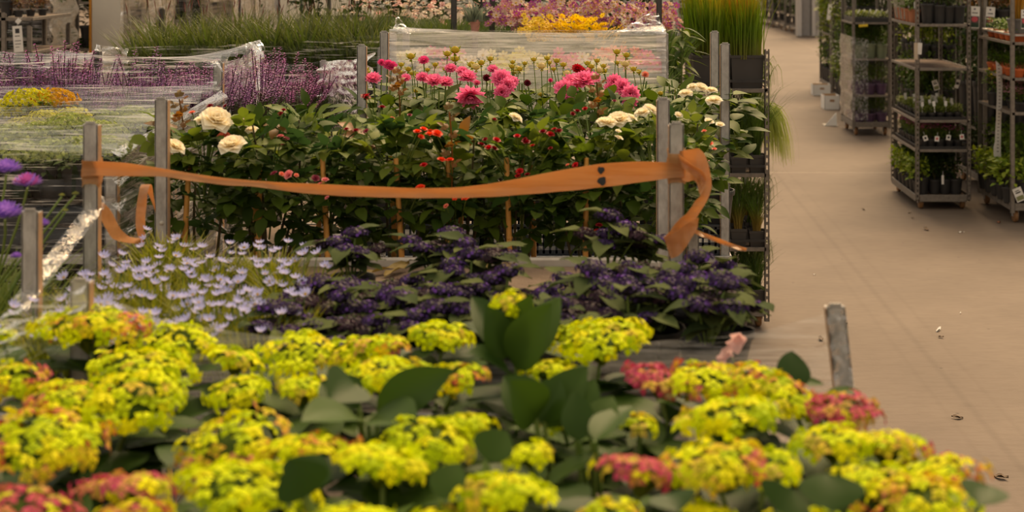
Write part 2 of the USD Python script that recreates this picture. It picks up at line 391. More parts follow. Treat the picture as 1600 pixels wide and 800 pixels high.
def trolley(name, label, x0, x1, y0, y1, shelves=(), post=None, ztop=1.9, slots=False, wheels=True, deck=.16, group=None, board=None, wheel_mat=None, pw=.034, lips=.018):
    ST = STEEL if y0 < 9 else STEEL_AGED
    """posts: list of (x, y, z0, z1, op) or None for four at the corners"""
    t = thing(name, label, 'plant trolley', group=group)
    if post is None:
        post = [(x0 + pw / 2, y0, .09, ztop, 1), (x1 - pw / 2, y0, .09, ztop, 1), (x0 + pw / 2, y1, .09, ztop, -1), (x1 - pw / 2, y1, .09, ztop, -1)]
    if deck:
        m = MB(); m.add(*box(x0 + pw, x1 - pw, y0 + .01, y1 - .01, deck - .018, deck, .003)); dk = obj('deck', m, board or BOARD, t, smooth=False)
        m = MB()
        m.add(*box(x0 + pw, x1 - pw, y0, y0 + .012, deck - .05, deck + .012, .003)); m.add(*box(x0 + pw, x1 - pw, y1 - .012, y1, deck - .05, deck + .012, .003))
        m.add(*box(x0, x0 + .012, y0 + .03, y1 - .03, deck - .05, deck + .012, .003)); m.add(*box(x1 - .012, x1, y0 + .03, y1 - .03, deck - .05, deck + .012, .003))
        obj('deck_rim', m, ST, dk, smooth=False)
    if wheels:
        for x, y in ((x0 + .06, y0 + .09), (x1 - .06, y0 + .09), (x0 + .06, y1 - .09), (x1 - .06, y1 - .09)):
            m = MB(); pr = [(.012, -.018), (.045, -.018), (.053, -.012), (.055, 0), (.053, .012), (.045, .018), (.012, .018)]
            v, f = lathe(pr, 18)
            m.add(v, f, T(x, y, .055) @ Ry(math.pi / 2) @ S(1, 1, 1)); w = obj('wheel', m, wheel_mat or RUST, t)
            m = MB(); m.add(*box(x - .026, x - .021, y - .02, y + .02, .05, deck - .03)); m.add(*box(x + .021, x + .026, y - .02, y + .02, .05, deck - .03)); m.add(*box(x - .035, x + .035, y - .04, y + .04, deck - .035, deck - .028)); m.add(*box(x - .024, x + .024, y - .006, y + .006, .049, .061))
            obj('fork', m, STEEL, w, smooth=False)
    for p in post:
        po = obj('post', post_mesh(*p[:4], w=pw, op=p[4], slots=slots, lean=p[5] if len(p) > 5 else (0, 0)), ST, t, smooth=False)
        if not slots and y0 < 7:  # thin side strips that carry the painted warm light
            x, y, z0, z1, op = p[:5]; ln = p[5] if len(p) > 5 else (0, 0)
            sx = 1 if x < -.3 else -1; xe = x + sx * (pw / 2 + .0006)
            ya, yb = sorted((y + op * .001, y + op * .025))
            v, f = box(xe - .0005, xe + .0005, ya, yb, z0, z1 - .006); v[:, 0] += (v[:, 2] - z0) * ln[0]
            obj('edge', (v, f), EDGE, po, smooth=False, label='orange-brown inner edge with painted warm light')
    for z in shelves:
        shelf_parts(t, x0 + .01, x1 - .01, y0 + .012, y1 - .012, z, board, lip=lips, rim=ST)
    return t

hyd = trolley('plant_trolley', 'steel trolley under the lime hydrangeas with a leaning corner post', -.95, .46, 1.62, 2.76, (1.22,), deck=.16, board=POT,
              post=[(-.915, 2.76, .09, 1.706, 1), (.571, 2.76, .5, 1.66, 1, (-.11, 0)), (-.93, 1.62, .09, 1.25, 1), (.44, 1.62, .09, 1.25, 1)])
cam_t = trolley('plant_trolley', 'steel trolley whose low rounded post stands among purple scabious', -1.17, .30, 2.96, 3.50, (1.40,),
                post=[(-1.154, 3.17, .09, 1.762, 1), (.28, 2.96, .09, 1.36, 1), (.28, 3.50, .09, 1.36, -1), (-1.154, 3.50, .09, 1.36, -1)])
t1 = trolley('plant_trolley', 'steel trolley with the four tall posts that the orange tape is tied around', -1.166, .219, 3.54, 4.146, (), deck=.16,
             post=[(-1.149, 3.54, .09, 1.9, 1), (.202, 3.54, .09, 1.9, 1), (-1.149, 4.125, .09, 1.9, 1), (.200, 4.125, .09, 1.9, 1)])
m = MB(); m.add(*box(-1.14, .19, 3.555, 4.104, 1.436, 1.455, .003)); sh = obj('shelf', m, BOARD, t1, smooth=False)
m = MB(); m.add(*box(-1.097, .147, 4.105, 4.120, 1.43, 1.477, .006)); obj('lip', m, LIP, sh, smooth=False)
m = MB(); m.add(*box(.152, .19, 4.105, 4.120, 1.43, 1.468, .004)); m.add(*box(-1.14, -1.102, 4.105, 4.120, 1.43, 1.46, .004)); obj('corner_lip', m, LIP, sh, smooth=False)
for bx, by, bz in ((-1.147, 4.122, 1.567), (.214, 3.538, 1.66)):
    m = MB(); v, f = lathe([(0, .004), (.004, .0035), (.006, 0), (.006, -.004)], 10); m.add(v, f, T(bx, by, bz) @ Rx(math.pi / 2)); obj('bolt', m, LIP, t1)
t2 = trolley('plant_trolley', 'steel trolley carrying the staked rose bushes', -1.12, .36, 4.20, 4.93, (1.10,),
             post=[(-1.08, 4.2, .09, 1.3, 1), (.30, 4.42, .09, 1.485, 1), (-1.08, 4.93, .09, 1.3, -1), (.30, 4.93, .09, 1.45, -1)])
t3 = trolley('plant_trolley', 'steel trolley carrying the pink dahlias', -.862, .531, 5.69, 6.31, (1.16,),
             post=[(-.845, 5.71, .09, 1.945, 1), (.507, 5.71, .09, 1.952, 1), (-.836, 6.27, .09, 1.966, 1), (.514, 6.27, .09, 1.966, 1)])
t4 = trolley('plant_trolley', 'steel trolley wrapped in milky film behind the dahlias', -1.0, .40, 7.7, 8.28, (1.38,), ztop=1.88)

# ================================================================ the orange tape
TAPE = material('orange_tape', {
    'g': ('geometry', {}), 'mp': ('mapping', {'scale': (6.0, 30.0, 60.0)}), 'n': ('noise_texture', {'scale': 1.0, 'detail': 4.0}),
    'b': ('bump', {'strength': 0.35, 'distance': 0.01}), 'r': ('rgb_ramp', {'ramp': [(0.3, (0.56, 0.30, 0.125)), (0.7, (0.64, 0.38, 0.18))]}),
    'p': ('principled_bsdf', {'roughness': 0.22, 'specular_ior_level': 0.6}), 't': ('translucent_bsdf', {}), 'm': ('mix_closure', {'fac': 0.5}),
    'tr': ('transparent_bsdf', {'color': (1.0, 0.66, 0.32)}), 'm2': ('mix_closure', {'fac': 0.22})},
    [('g.position', 'mp.vector'), ('mp.vector', 'n.vector'), ('n.fac', 'b.height'), ('b.normal', 'p.normal'), ('n.fac', 'r.fac'), ('r.color', 'p.base_color'), ('r.color', 't.color'),
     ('p.BSDF', 'm.closure1'), ('t.BSDF', 'm.closure2'), ('m.closure', 'm2.closure1'), ('tr.BSDF', 'm2.closure2')], 'm2.closure')

def spline(P, n):
    from scipy.interpolate import PchipInterpolator
    P = np.asarray(P, float)
    t = np.concatenate([[0], np.cumsum(np.linalg.norm(np.diff(P, axis=0), axis=1) + 1e-6)])
    return PchipInterpolator(t, P)(np.linspace(0, t[-1], n))

def ribbon(rows, n=60, nw=7, cup=.003, th=.0004):
    """rows: (px, py of the upper edge, depth, px, py of the lower edge, depth)"""
    r = spline(rows, n)
    a = np.array([at(*q[:3]) for q in r]); b = np.array([at(*q[3:]) for q in r])
    u = np.linspace(0, 1, nw)
    v = a[:, None] * (1 - u)[None, :, None] + b[:, None] * u[None, :, None]
    v[:, :, 1] += cup * np.sin(np.pi * u)[None] + .002 * np.sin(np.arange(n) * .7)[:, None] * u[None]
    f = grid_faces(n, nw)
    v = v.reshape(-1, 3)
    k = len(v)
    nn = np.zeros_like(v); fn = np.cross(v[f[:, 1]] - v[f[:, 0]], v[f[:, 2]] - v[f[:, 0]])
    for j in range(3):
        np.add.at(nn, f[:, j], fn)
    nn /= np.linalg.norm(nn, axis=1, keepdims=True) + 1e-12
    return np.vstack([v, v + nn * th]), np.vstack([f, f[:, ::-1] + k])

tp = thing('tape', 'orange plastic tape strung between the posts in front of the roses', 'tape')
YT = 3.53
main = [(128, 251, YT, 128, 276, YT), (152, 252, YT - .004, 152, 275, YT - .004), (190, 254, YT, 190, 275.5, YT), (240, 261, YT, 240, 275.5, YT - .006), (300, 271, YT, 300, 283, YT - .012), (350, 278, YT - .004, 350, 289, YT - .012),
        (400, 282.5, YT, 400, 292, YT - .01), (450, 285.5, YT, 450, 299, YT), (500, 287.5, YT, 500, 304, YT), (550, 290, YT, 550, 307, YT), (600, 292, YT, 600, 308.5, YT), (650, 294, YT, 650, 309.5, YT), (700, 293.5, YT, 700, 309.5, YT),
        (750, 289, YT, 750, 308.5, YT), (800, 281, YT, 800, 305.5, YT), (850, 271, YT, 850, 301.5, YT), (900, 262, YT, 900, 297, YT), (950, 255, YT, 950, 291.5, YT), (1000, 252.5, YT, 1000, 285, YT), (1040, 253.5, YT - .004, 1040, 279.5, YT - .004), (1069, 262, YT - .006, 1069, 277, YT - .006)]
obj('strip', ribbon(main, 140), TAPE, tp)
# turns around the two posts
def wrap(x0, x1, y0, y1, za, zb, tw=0.0, n=28, lo=.0):
    cx, cy, rx, ry = (x0 + x1) / 2, (y0 + y1) / 2, (x1 - x0) / 2 + .004, (y1 - y0) / 2 + .004
    an = np.linspace(-np.pi / 2, 1.5 * np.pi, n)
    c, s = np.cos(an), np.sin(an)
    p = 0.35
    X = cx + rx * np.sign(c) * np.abs(c) ** p; Yy = cy + ry * np.sign(s) * np.abs(s) ** p
    u = np.linspace(0, 1, 6)
    Z = za + (zb - za) * u[None] + tw * np.sin(an)[:, None] + lo * np.sin(3 * an)[:, None] * u[None]
    v = np.stack([np.repeat(X[:, None], 6, 1) + .002 * np.sin(9 * u)[None], np.repeat(Yy[:, None], 6, 1) - .002 * np.sin(7 * u)[None], Z], -1)
    return v.reshape(-1, 3), grid_faces(n, 6)
za, zb = at(0, 250, 3.54)[2], at(0, 288, 3.54)[2]
obj('wrapped_turn', wrap(-1.166, -1.132, 3.54, 3.566, za, zb, .004, lo=.006), TAPE, tp)
obj('wrapped_turn', wrap(.185, .219, 3.54, 3.566, at(0, 236, 3.54)[2], at(0, 283, 3.54)[2], .006, lo=.004), TAPE, tp)
# hanging tail between the two posts on one side
tail = [(146, 308, 3.57, 158, 316, 3.60), (155, 335, 3.58, 168, 322, 3.62), (166, 358, 3.60, 180, 342, 3.66), (178, 374, 3.64, 192, 362, 3.70), (198, 379, 3.7, 204, 370, 3.76), (215, 381, 3.78, 224, 374, 3.80), (221, 381, 3.85, 227, 376, 3.82),
        (212, 352, 3.88, 227, 354, 3.86), (219, 292, 3.92, 234, 290, 3.90), (222, 288, 3.96, 236, 288, 3.94), (230, 300, 4.0, 241, 314, 4.02), (238, 318, 4.06, 243, 334, 4.1)]
obj('tail', ribbon(tail, 70, 6), TAPE, tp)
tl2 = [(1062, 236, 3.535, 1058, 276, 3.53), (1075, 234, 3.525, 1074, 284, 3.52), (1090, 232, 3.52, 1084, 282, 3.50), (1100, 240, 3.52, 1090, 290, 3.48), (1108, 262, 3.50, 1092, 300, 3.47), (1112, 290, 3.49, 1094, 306, 3.46), (1108, 306, 3.48, 1088, 312, 3.455), (1090, 338, 3.47, 1074, 332, 3.45),
       (1078, 362, 3.46, 1058, 346, 3.45), (1072, 378, 3.455, 1046, 362, 3.445), (1054, 400, 3.46, 1037, 372, 3.455)]
obj('tail', ribbon(tl2, 90, 8, cup=.008), TAPE, tp)
obj('tail', ribbon([(1037, 370, 3.45, 1048, 404, 3.44), (1056, 362, 3.44, 1062, 398, 3.43), (1072, 350, 3.43, 1078, 376, 3.425), (1092, 340, 3.43, 1090, 356, 3.43)], 30, 6), TAPE, tp)
obj('tail', ribbon([(1060, 240, 3.51, 1066, 262, 3.505), (1080, 256, 3.495, 1080, 272, 3.49), (1100, 270, 3.485, 1094, 284, 3.48), (1104, 282, 3.48, 1096, 292, 3.47)], 26, 6, cup=.01), TAPE, tp)
obj('twisted_end', ribbon([(1081, 356, 3.44, 1079, 362, 3.44), (1100, 364, 3.43, 1100, 371, 3.42), (1125, 373, 3.41, 1124, 380, 3.42), (1150, 383, 3.41, 1150, 389, 3.40), (1167, 388, 3.40, 1166, 393, 3.40)], 40, 4, cup=.004), TAPE, tp)
for cx, cy, r in ((939, 266, 5.6), (940.5, 283, 6.8)):
    an = np.linspace(0, 2 * np.pi, 18, endpoint=False)
    rr = r * (1 + .12 * np.sin(3 * an + cx) + .06 * np.sin(5 * an))
    ring = np.array([at(cx + a * math.cos(q), cy + a * math.sin(q), YT - .004) for a, q in zip(rr, an)])
    v = np.vstack([ring, ring + [0, .002, 0], [at(cx, cy, YT - .0045)]])
    q = np.arange(18)
    f = np.vstack([np.stack([q, (q + 1) % 18, np.full(18, 36)], 1), np.stack([q, q + 18, (q + 1) % 18], 1), np.stack([(q + 1) % 18, q + 18, (q + 1) % 18 + 18], 1)])
    obj('dark_spot', (v, f), INK, tp, smooth=False)
# ================================================================ plant materials
HYD_PETAL = plant('hydrangea_petal', tint=True, rough=0.7, transl=0.26, spec=0.08)
HYD_LEAF = plant('hydrangea_leaf', (0.022, 0.052, 0.008), (0.05, 0.095, 0.011), rough=0.5, transl=0.22, spec=0.16, under=(0.042, 0.085, 0.022))
GREEN_STEM = plant('green_stem', (0.10, 0.17, 0.03), (0.16, 0.22, 0.04), rough=0.5, transl=0.0)
WOOD_STEM = plant('woody_cane', (0.05, 0.06, 0.02), (0.09, 0.07, 0.03), rough=0.6, transl=0.0)
BAMBOO = surf('bamboo', (0.72, 0.36, 0.07), (0.52, 0.24, 0.05), rough=0.45, scale=6, stretch=(6, 6, 1))
ROSE_LEAF = plant('rose_leaf', (0.022, 0.05, 0.005), (0.085, 0.13, 0.012), rough=0.55, transl=0.33, spec=0.14, under=(0.035, 0.075, 0.02))
ROSE_LEAF_YOUNG = plant('rose_leaf_young', (0.10, 0.16, 0.015), (0.20, 0.24, 0.03), rough=0.5, transl=0.4, spec=0.25)
ROSE_LEAF_RED = plant('rose_leaf_bronze', (0.14, 0.09, 0.018), (0.30, 0.12, 0.022), rough=0.4, transl=0.4)
PETAL = plant('tinted_petal', tint=True, rough=0.5, transl=0.35, spec=0.25)
DAHLIA_LEAF = plant('dahlia_leaf', (0.03, 0.07, 0.008), (0.12, 0.165, 0.015), rough=0.55, transl=0.3, spec=0.25)
BUD_GREEN = plant('bud_sepal', (0.20, 0.24, 0.03), (0.32, 0.30, 0.03), rough=0.5, transl=0.2)
HELIO_LEAF = plant('heliotrope_leaf', (0.045, 0.068, 0.024), (0.105, 0.13, 0.042), rough=0.75, transl=0.2, spec=0.06)
FINE_LEAF = plant('fine_foliage', tint=True, rough=0.5, transl=0.35, spec=0.3)

def flat_soil(t, z, r, name='soil'):
    v, f = lathe([(0.0001, z + .004), (r * .6, z + .003), (r, z)], 14)
    return obj(name, (v, f), SOIL, t, smooth=False)

def pot_mesh(r=.06, h=.11, n=18, lip=.012):
    return lathe([(0.0005, .004), (r * .72, .004), (r * .74, 0), (r * .78, .006), (r * .97, h - lip * 1.6), (r * 1.05, h - lip * 1.5), (r * 1.06, h), (r * .97, h), (r * .93, h - .02)], n)

def square_pot(w=.09, h=.1, taper=.86):
    m = MB()
    o = np.array([(-1, -1), (1, -1), (1, 1), (-1, 1)]) * w / 2
    ring = lambda k, z: np.column_stack([o * k, np.full(4, z)])
    prof = [(taper * .9, 0.003), (taper, 0), (.97, h - .018), (1.02, h - .017), (1.03, h), (.95, h), (.92, h - .02)]
    v = np.vstack([ring(k, z) for k, z in prof]); f = grid_faces(len(prof), 4, True)
    f = np.vstack([f, [[1, 0, 2], [2, 0, 3]], [[24, 25, 26], [24, 26, 27]]])
    m.add(v, f)
    return m

def fib_dome(n, tmax):
    k = np.arange(n) + .5
    ct = 1 - k / n * (1 - math.cos(tmax))
    th = np.arccos(ct); ph = k * 2.399963
    return np.stack([np.sin(th) * np.cos(ph), np.sin(th) * np.sin(ph), ct], 1), th

def petal(L, W, nl=4, nw=3, cup=.35, fold=.15):
    v, f = leaf(L, W, nl, nw, fold=fold, droop=-cup, peak=.62)
    v = v.copy(); t = v[:, 1] / L
    v[:, 0] *= 1 + .6 * np.clip(t - .5, 0, 1)
    return v, f

LIME, LIME2, YEL, ORA, RED, PNK = map(np.array, ((.72, .80, .003), (.36, .48, .003), (.85, .72, .006), (.62, .22, .015), (.42, .03, .035), (.44, .04, .14)))
_flo = []
for _k in range(3):
    _m = MB()
    for _j in range(4):
        _v, _f = petal(.0135, .0125, 3, 3, cup=-.22 - .1 * _k, fold=.1)
        _m.add(_v, _f, Rz(_j * math.pi / 2 + .2 * _k) @ T(0, .001, 0))
    _v, _f = lathe([(.0022, -.001), (.0022, .0012), (.0001, .0022)], 5)
    _m.add(_v, _f)
    _flo.append(_m.arr()[:2])

def hyd_head(R, H, kind, seed):
    r = np.random.RandomState(seed)
    n = int(76 * (R / .085) ** 2)
    d, th = fib_dome(n, math.radians(88))
    d = d + r.normal(0, .05, d.shape); d /= np.linalg.norm(d, axis=1, keepdims=True)
    lump = meshkit.noise(d * 2.6 + seed * 3.1, seed)
    m = MB()
    side = r.rand() * 6.28
    for i in range(n):
        p = d[i] * np.array([R, R, H]) * (.68 + .62 * lump[i] + r.uniform(-.05, .05))
        nn = nrm(d[i] * np.array([1 / R, 1 / R, .8 / H]) + r.normal(0, 4.5, 3))
        rim = th[i] / 1.75
        a = math.atan2(d[i, 1], d[i, 0])
        sel = meshkit.noise(d[i] * 3 + seed * 7.7, seed + 5)
        if kind == 'lime':
            red = .25 if r.rand() < .04 * (1 + rim) else .0
        elif kind == 'mixed':
            red = np.clip((sel - .52) * 3 + (rim - .45) * .9 + .25 * math.cos(a - side) + r.uniform(-.2, .2), 0, 1)
        else:
            red = np.clip(.75 + (sel - .45) * 2.4 + .25 * math.cos(a - side) + r.uniform(-.2, .2), 0, 1)
        base = LIME2 + (LIME - LIME2) * r.rand()
        if r.rand() < .3: base = base * .5 + YEL * .5
        v, f = _flo[i % 3]
        t = np.linalg.norm(v[:, :2], axis=1) / .0145
        hot = RED * .7 + PNK * .3 if kind == 'mixed' else PNK * .7 + RED * .3
        if r.rand() < .35: hot = PNK
        mid = base * (1 - red) + (YEL * .75 + ORA * .25 if kind == 'mixed' else PNK * .8 + YEL * .2) * red
        c = mid[None] * (1 - np.clip(t * red * 1.4, 0, 1))[:, None] + hot[None] * np.clip(t * red * 1.4, 0, 1)[:, None]
        s = r.uniform(.9, 1.3)
        m.add(v, f, frame(np.cross(nn, r.normal(0, 1, 3)), nn, p, s), c)
    # the branching below the florets
    dd, _ = fib_dome(14, math.radians(85))
    for q in dd:
        v, f = tube([(0, 0, -H * 1.1), q * np.array([R, R, H]) * .45 - [0, 0, H * .3], q * np.array([R, R, H]) * .9], [.003, .002, .0015], 4, False)
        m.add(v, f, None, (.22, .26, .03))
    v, f = lathe([(.0001, H * .60), (R * .5, H * .46), (R * .72, 0), (R * .6, -H * .18), (.0001, -H * .45)], 10)
    m.add(v, f, None, (.05, .085, .008))
    return m

def curve(a, b, bend=(0, 0, 0), n=6):
    t = np.linspace(0, 1, n)[:, None]
    return np.asarray(a) * (1 - t) + np.asarray(b) * t + np.asarray(bend) * (4 * t * (1 - t))

# ================================================================ hydrangeas
HEADS = [  # px, py of the head's middle, width in px, kind, lift over the general level
    (140, 508, 172, 'mixed', .035), (4, 522, 50, 'lime', .02), (22, 592, 105, 'mixed', .0), (272, 532, 116, 'lime', .01), (225, 572, 160, 'lime', .0), (368, 560, 96, 'lime', .0),
    (118, 622, 150, 'mixed', .0), (208, 620, 150, 'lime', .01), (375, 610, 104, 'lime', -.02), (470, 552, 118, 'lime', .0), (548, 548, 90, 'lime', .0), (478, 604, 96, 'lime', -.02), (597, 540, 92, 'mixed', .01), (690, 524, 108, 'lime', .01),
    (602, 588, 146, 'lime', .02), (712, 588, 100, 'mixed', .01), (797, 476, 66, 'lime', .035), (938, 530, 158, 'lime', .02), (856, 578, 88, 'lime', -.01), (1032, 594, 112, 'pink', .01), (1112, 594, 130, 'mixed', .02), (1190, 596, 110, 'mixed', .02),
    (66, 690, 190, 'mixed', .0), (358, 700, 170, 'mixed', -.01), (478, 700, 150, 'mixed', -.01), (384, 762, 205, 'lime', .01), (198, 762, 150, 'pink', -.015), (40, 800, 150, 'pink', -.01), (210, 800, 120, 'mixed', -.02),
    (598, 722, 150, 'lime', .0), (670, 690, 150, 'lime', .0), (728, 662, 100, 'lime', .0), (880, 653, 84, 'lime', -.02), (1000, 662, 62, 'lime', -.02), (825, 708, 84, 'lime', -.01), (782, 768, 172, 'lime', .01),
    (1142, 650, 170, 'lime', .02), (1004, 736, 150, 'pink', .01), (1120, 724, 160, 'mixed', .02), (1196, 730, 130, 'lime', .01), (1240, 622, 110, 'mixed', .02), (1318, 640, 130, 'pink', .01), (1300, 690, 130, 'lime', .02), (1384, 694, 130, 'mixed', .01),
    (1462, 738, 140, 'mixed', .0), (1370, 752, 140, 'lime', .0), (1440, 790, 170, 'mixed', .0), (950, 805, 110, 'mixed', -.01), (540, 812, 150, 'lime', -.02), (1110, 800, 100, 'lime', -.03), (680, 835, 170, 'lime', -.02), (1290, 850, 200, 'lime', -.03), (870, 850, 150, 'lime', -.02), (90, 860, 180, 'mixed', -.02),
]
ZH = 1.615
cells, info = {}, []
for i, (px, py, w, kind, up) in enumerate(HEADS):
    s = (py - CY) / (CAMH - (ZH + up - .02))
    p = at(px, py, FPX / s); R = w / s / 2
    info.append((p, R, kind, i))
PX = [-.80, -.54, -.28, -.02, .22, .40]
PYs = [1.80, 2.03, 2.26, 2.50]
for h in info:
    k = min(((a, b) for a in range(len(PX)) for b in range(len(PYs))), key=lambda q: (PX[q[0]] - h[0][0]) ** 2 + (PYs[q[1]] - h[0][1]) ** 2)
    cells.setdefault(k, []).append(h)
ORD = ['leftmost', 'second from left', 'third from left', 'fourth from left', 'fifth from left', 'sixth from left', 'seventh from left', 'eighth from left']
ROWN = ['front row', 'second row', 'third row', 'rear row']
KW = {'lime': 'lime green', 'mixed': 'red-tinged lime', 'pink': 'rosy pink'}
hl_variants = [leaf(.125, .078, 8, 5, fold=.22, droop=.22, wave=.015, seed=k) for k in range(4)]
for row in range(4):
    here = sorted(k for k in cells if k[1] == row)
    for nth, k in enumerate(here):
        hs = cells[k]
        c = np.mean([h[0] for h in hs], 0)
        px_, py_ = c[0], min(max(c[1], 1.72), 2.64)
        kinds = [h[2] for h in hs]
        look = KW[max(set(kinds), key=kinds.count)] + (' heads' if len(hs) > 1 else ' head')
        r = np.random.RandomState(100 + k[0] * 7 + k[1])
        t = thing('hydrangea', f'hydrangea with {look}, {ORD[nth]} in the {ROWN[row]}', 'hydrangea', group='hydrangeas on the front trolley')
        m = MB(); v, f = pot_mesh(.075, .13); m.add(v, f, T(px_, py_, 1.221)); obj('pot', m, POT, t)
        v, f = lathe([(.0001, 0), (.07, 0)], 12); obj('soil', MB().add(v, f[:, ::-1], T(px_, py_, 1.338)), SOIL, t, smooth=False)
        base = np.array([px_, py_, 1.335])
        for p, R, kind, i in hs:
            H = R * .38
            tilt = frame(np.array([r.normal(0, .1), 1, r.normal(0, .15)]), (r.normal(0, .12), r.normal(0, .12) - .08, 1), p - [0, 0, H * .25])
            head = hyd_head(R, H, kind, 300 + i)
            v, f, cc = head.arr()
            obj('flower_head', MB().add(v, f, tilt, cc), HYD_PETAL, t, tint=True)
            top = p - [0, 0, H * .9]
            b0 = base + [r.uniform(-.03, .03), r.uniform(-.03, .03), 0]
            path = curve(b0, top, (r.uniform(-.02, .02), r.uniform(-.02, .02), 0))
            obj('stem', tube(path, [.005, .005, .0045, .004, .004, .0035], 6), GREEN_STEM, t)
            a0 = r.rand() * 3.14
            for lv, (tt, sc) in enumerate(((.90, .8), (.72, 1.05), (.5, 1.15), (.3, 1.2))):
                o = path[min(5, int(round(tt * 5)))]
                for sd in (0, 1):
                    a = a0 + lv * 1.57 + sd * math.pi + r.normal(0, .15)
                    el = r.uniform(.05, .45) if lv else r.uniform(.2, .7)
                    dr = np.array([math.cos(a) * math.cos(el), math.sin(a) * math.cos(el), math.sin(el)])
                    v, f = hl_variants[(lv + sd + i) % 4]
                    obj('leaf', MB().add(v, f, frame(dr, (0, 0, 1), o + dr * .008, sc * r.uniform(.85, 1.15))), HYD_LEAF, t)
        for j in range(9):
            a = j * 2.4 + r.rand(); q = r.uniform(.03, .11); z = r.uniform(1.42, 1.545)
            o = np.array([px_ + q * math.cos(a), py_ + q * math.sin(a), z])
            el = r.uniform(-.1, .45); dr = np.array([math.cos(a) * math.cos(el), math.sin(a) * math.cos(el), math.sin(el)])
            v, f = hl_variants[j % 4]
            obj('leaf', MB().add(v, f, frame(dr, (0, 0, 1), o, r.uniform(.8, 1.15))), HYD_LEAF, t)
            if j % 3 == 0: obj('stem', tube(curve(base, o, (0, 0, -.02), 5), .0035, 5), GREEN_STEM, t)
# upright leaves that stand clear of the heads
def big_leaf(t, px, py, Y, px2, py2, Y2, w, up, fold=.35, droop=.15, seed=0, wave=.01):
    a, b = at(px, py, Y), at(px2, py2, Y2)
    L = np.linalg.norm(b - a)
    v, f = leaf(L, w, 10, 5, fold=fold, droop=droop, wave=wave, seed=seed)
    obj('leaf', MB().add(v, f, frame(b - a, up, a)), HYD_LEAF, t)
t = thing('hydrangea', 'tall young hydrangea with a small yellow bud head amid large upright leaves', 'hydrangea', group='hydrangeas on the front trolley')
c = at(800, 560, 2.66)
m = MB(); v, f = pot_mesh(.07, .12); m.add(v, f, T(c[0], 2.62, 1.221)); obj('pot', m, POT, t)
obj('stem', tube(curve((c[0], 2.62, 1.33), at(800, 488, 2.66), (.01, 0, 0)), .004, 6), GREEN_STEM, t)
obj('flower_head', MB().add(*(lambda q: (q[0], q[1], T(*at(797, 478, 2.655)), q[2]))(hyd_head(.036, .022, 'lime', 977).arr())), HYD_PETAL, t, tint=True)
for q in ((795, 555, 2.66, 740, 455, 2.72, .07, (.5, -1, .3)), (800, 560, 2.65, 822, 468, 2.60, .075, (-.3, -1, .2)), (815, 575, 2.64, 868, 456, 2.70, .085, (-.6, -1, .1)), (805, 575, 2.6, 850, 478, 2.56, .08, (-.5, -1, .3)), (790, 560, 2.62, 765, 480, 2.60, .06, (.4, -1, .3)), (800, 590, 2.6, 740, 540, 2.55, .08, (0, -.3, 1))):
    big_leaf(t, *q, seed=int(q[0]))
for nm, q in (('hydrangea_shoot', [(835, 650, 2.34, 790, 584, 2.36, .07, (.4, -1, .5)), (838, 655, 2.33, 806, 600, 2.28, .075, (.2, -1, .6)), (850, 660, 2.33, 868, 588, 2.34, .08, (-.5, -.8, .6)), (850, 670, 2.33, 912, 566, 2.36, .075, (-.6, -1, .4)), (900, 680, 2.3, 925, 588, 2.34, .06, (-.4, -1, .4)), (925, 690, 2.25, 955, 612, 2.3, .055, (-.3, -1, .4)), (905, 690, 2.25, 900, 610, 2.28, .05, (0, -1, .3)), (930, 690, 2.2, 985, 618, 2.3, .055, (-.6, -1, .4))]),
              ('hydrangea_shoot', [(590, 650, 2.36, 695, 576, 2.30, .075, (-.6, -1, .5)), (560, 640, 2.36, 500, 590, 2.4, .07, (.4, -1, .6)), (575, 660, 2.34, 640, 640, 2.22, .09, (0, -.5, 1)), (555, 600, 2.38, 520, 618, 2.3, .08, (.2, -.8, .6)), (560, 655, 2.3, 480, 640, 2.2, .08, (0, -.5, 1))]),
              ('hydrangea_shoot', [(1236, 610, 2.46, 1240, 545, 2.50, .058, (.15, -1, .2)), (1225, 600, 2.5, 1290, 592, 2.52, .03, (0, -.4, 1)), (1290, 622, 2.5, 1345, 600, 2.55, .025, (0, -.5, 1))]),
              ('hydrangea_shoot', [(470, 770, 1.95, 500, 706, 1.98, .07, (-.3, -1, .4)), (480, 775, 1.94, 455, 720, 1.93, .07, (.3, -1, .4)), (690, 780, 1.95, 715, 720, 1.98, .05, (-.3, -1, .4)), (760, 720, 2.08, 790, 670, 2.1, .06, (-.3, -1, .5))]),
              ('hydrangea_shoot', [(1300, 800, 1.82, 1295, 735, 1.86, .08, (0, -1, .4)), (1060, 800, 1.86, 1040, 765, 1.9, .06, (.2, -1, .5)), (1530, 790, 1.86, 1548, 752, 1.9, .06, (-.4, -1, .6)), (1215, 800, 1.84, 1240, 762, 1.86, .07, (-.2, -1, .4))])):
    k = [x for x in range(1)]
    lab = {835: 'leafy hydrangea shoot of pale upright leaves behind small yellow heads', 590: 'hydrangea shoot of broad dark leaves in the middle of the lime heads', 1236: 'hydrangea shoot with one pointed leaf beside the leaning post', 470: 'hydrangea shoot of grey-green leaves among the lime heads in front', 1300: 'hydrangea shoot of dark leaves at the corner near the aisle'}[q[0][0]]
    t = thing(nm, lab, 'hydrangea')
    bx = np.mean([at(z[0], z[1], z[2]) for z in q], 0)
    bx[1] = min(bx[1], 2.66); bx[0] = min(bx[0], .40)
    m = MB(); v, f = pot_mesh(.05, .09); m.add(v, f, T(bx[0], bx[1], 1.221)); obj('pot', m, POT, t)
    for j, z in enumerate(q):
        a = at(z[0], z[1], z[2])
        obj('stem', tube(curve((bx[0] + .01 * j - .02, bx[1], 1.30), a, (.01, 0, 0)), .0035, 5), GREEN_STEM, t)
        big_leaf(t, *z, seed=j)

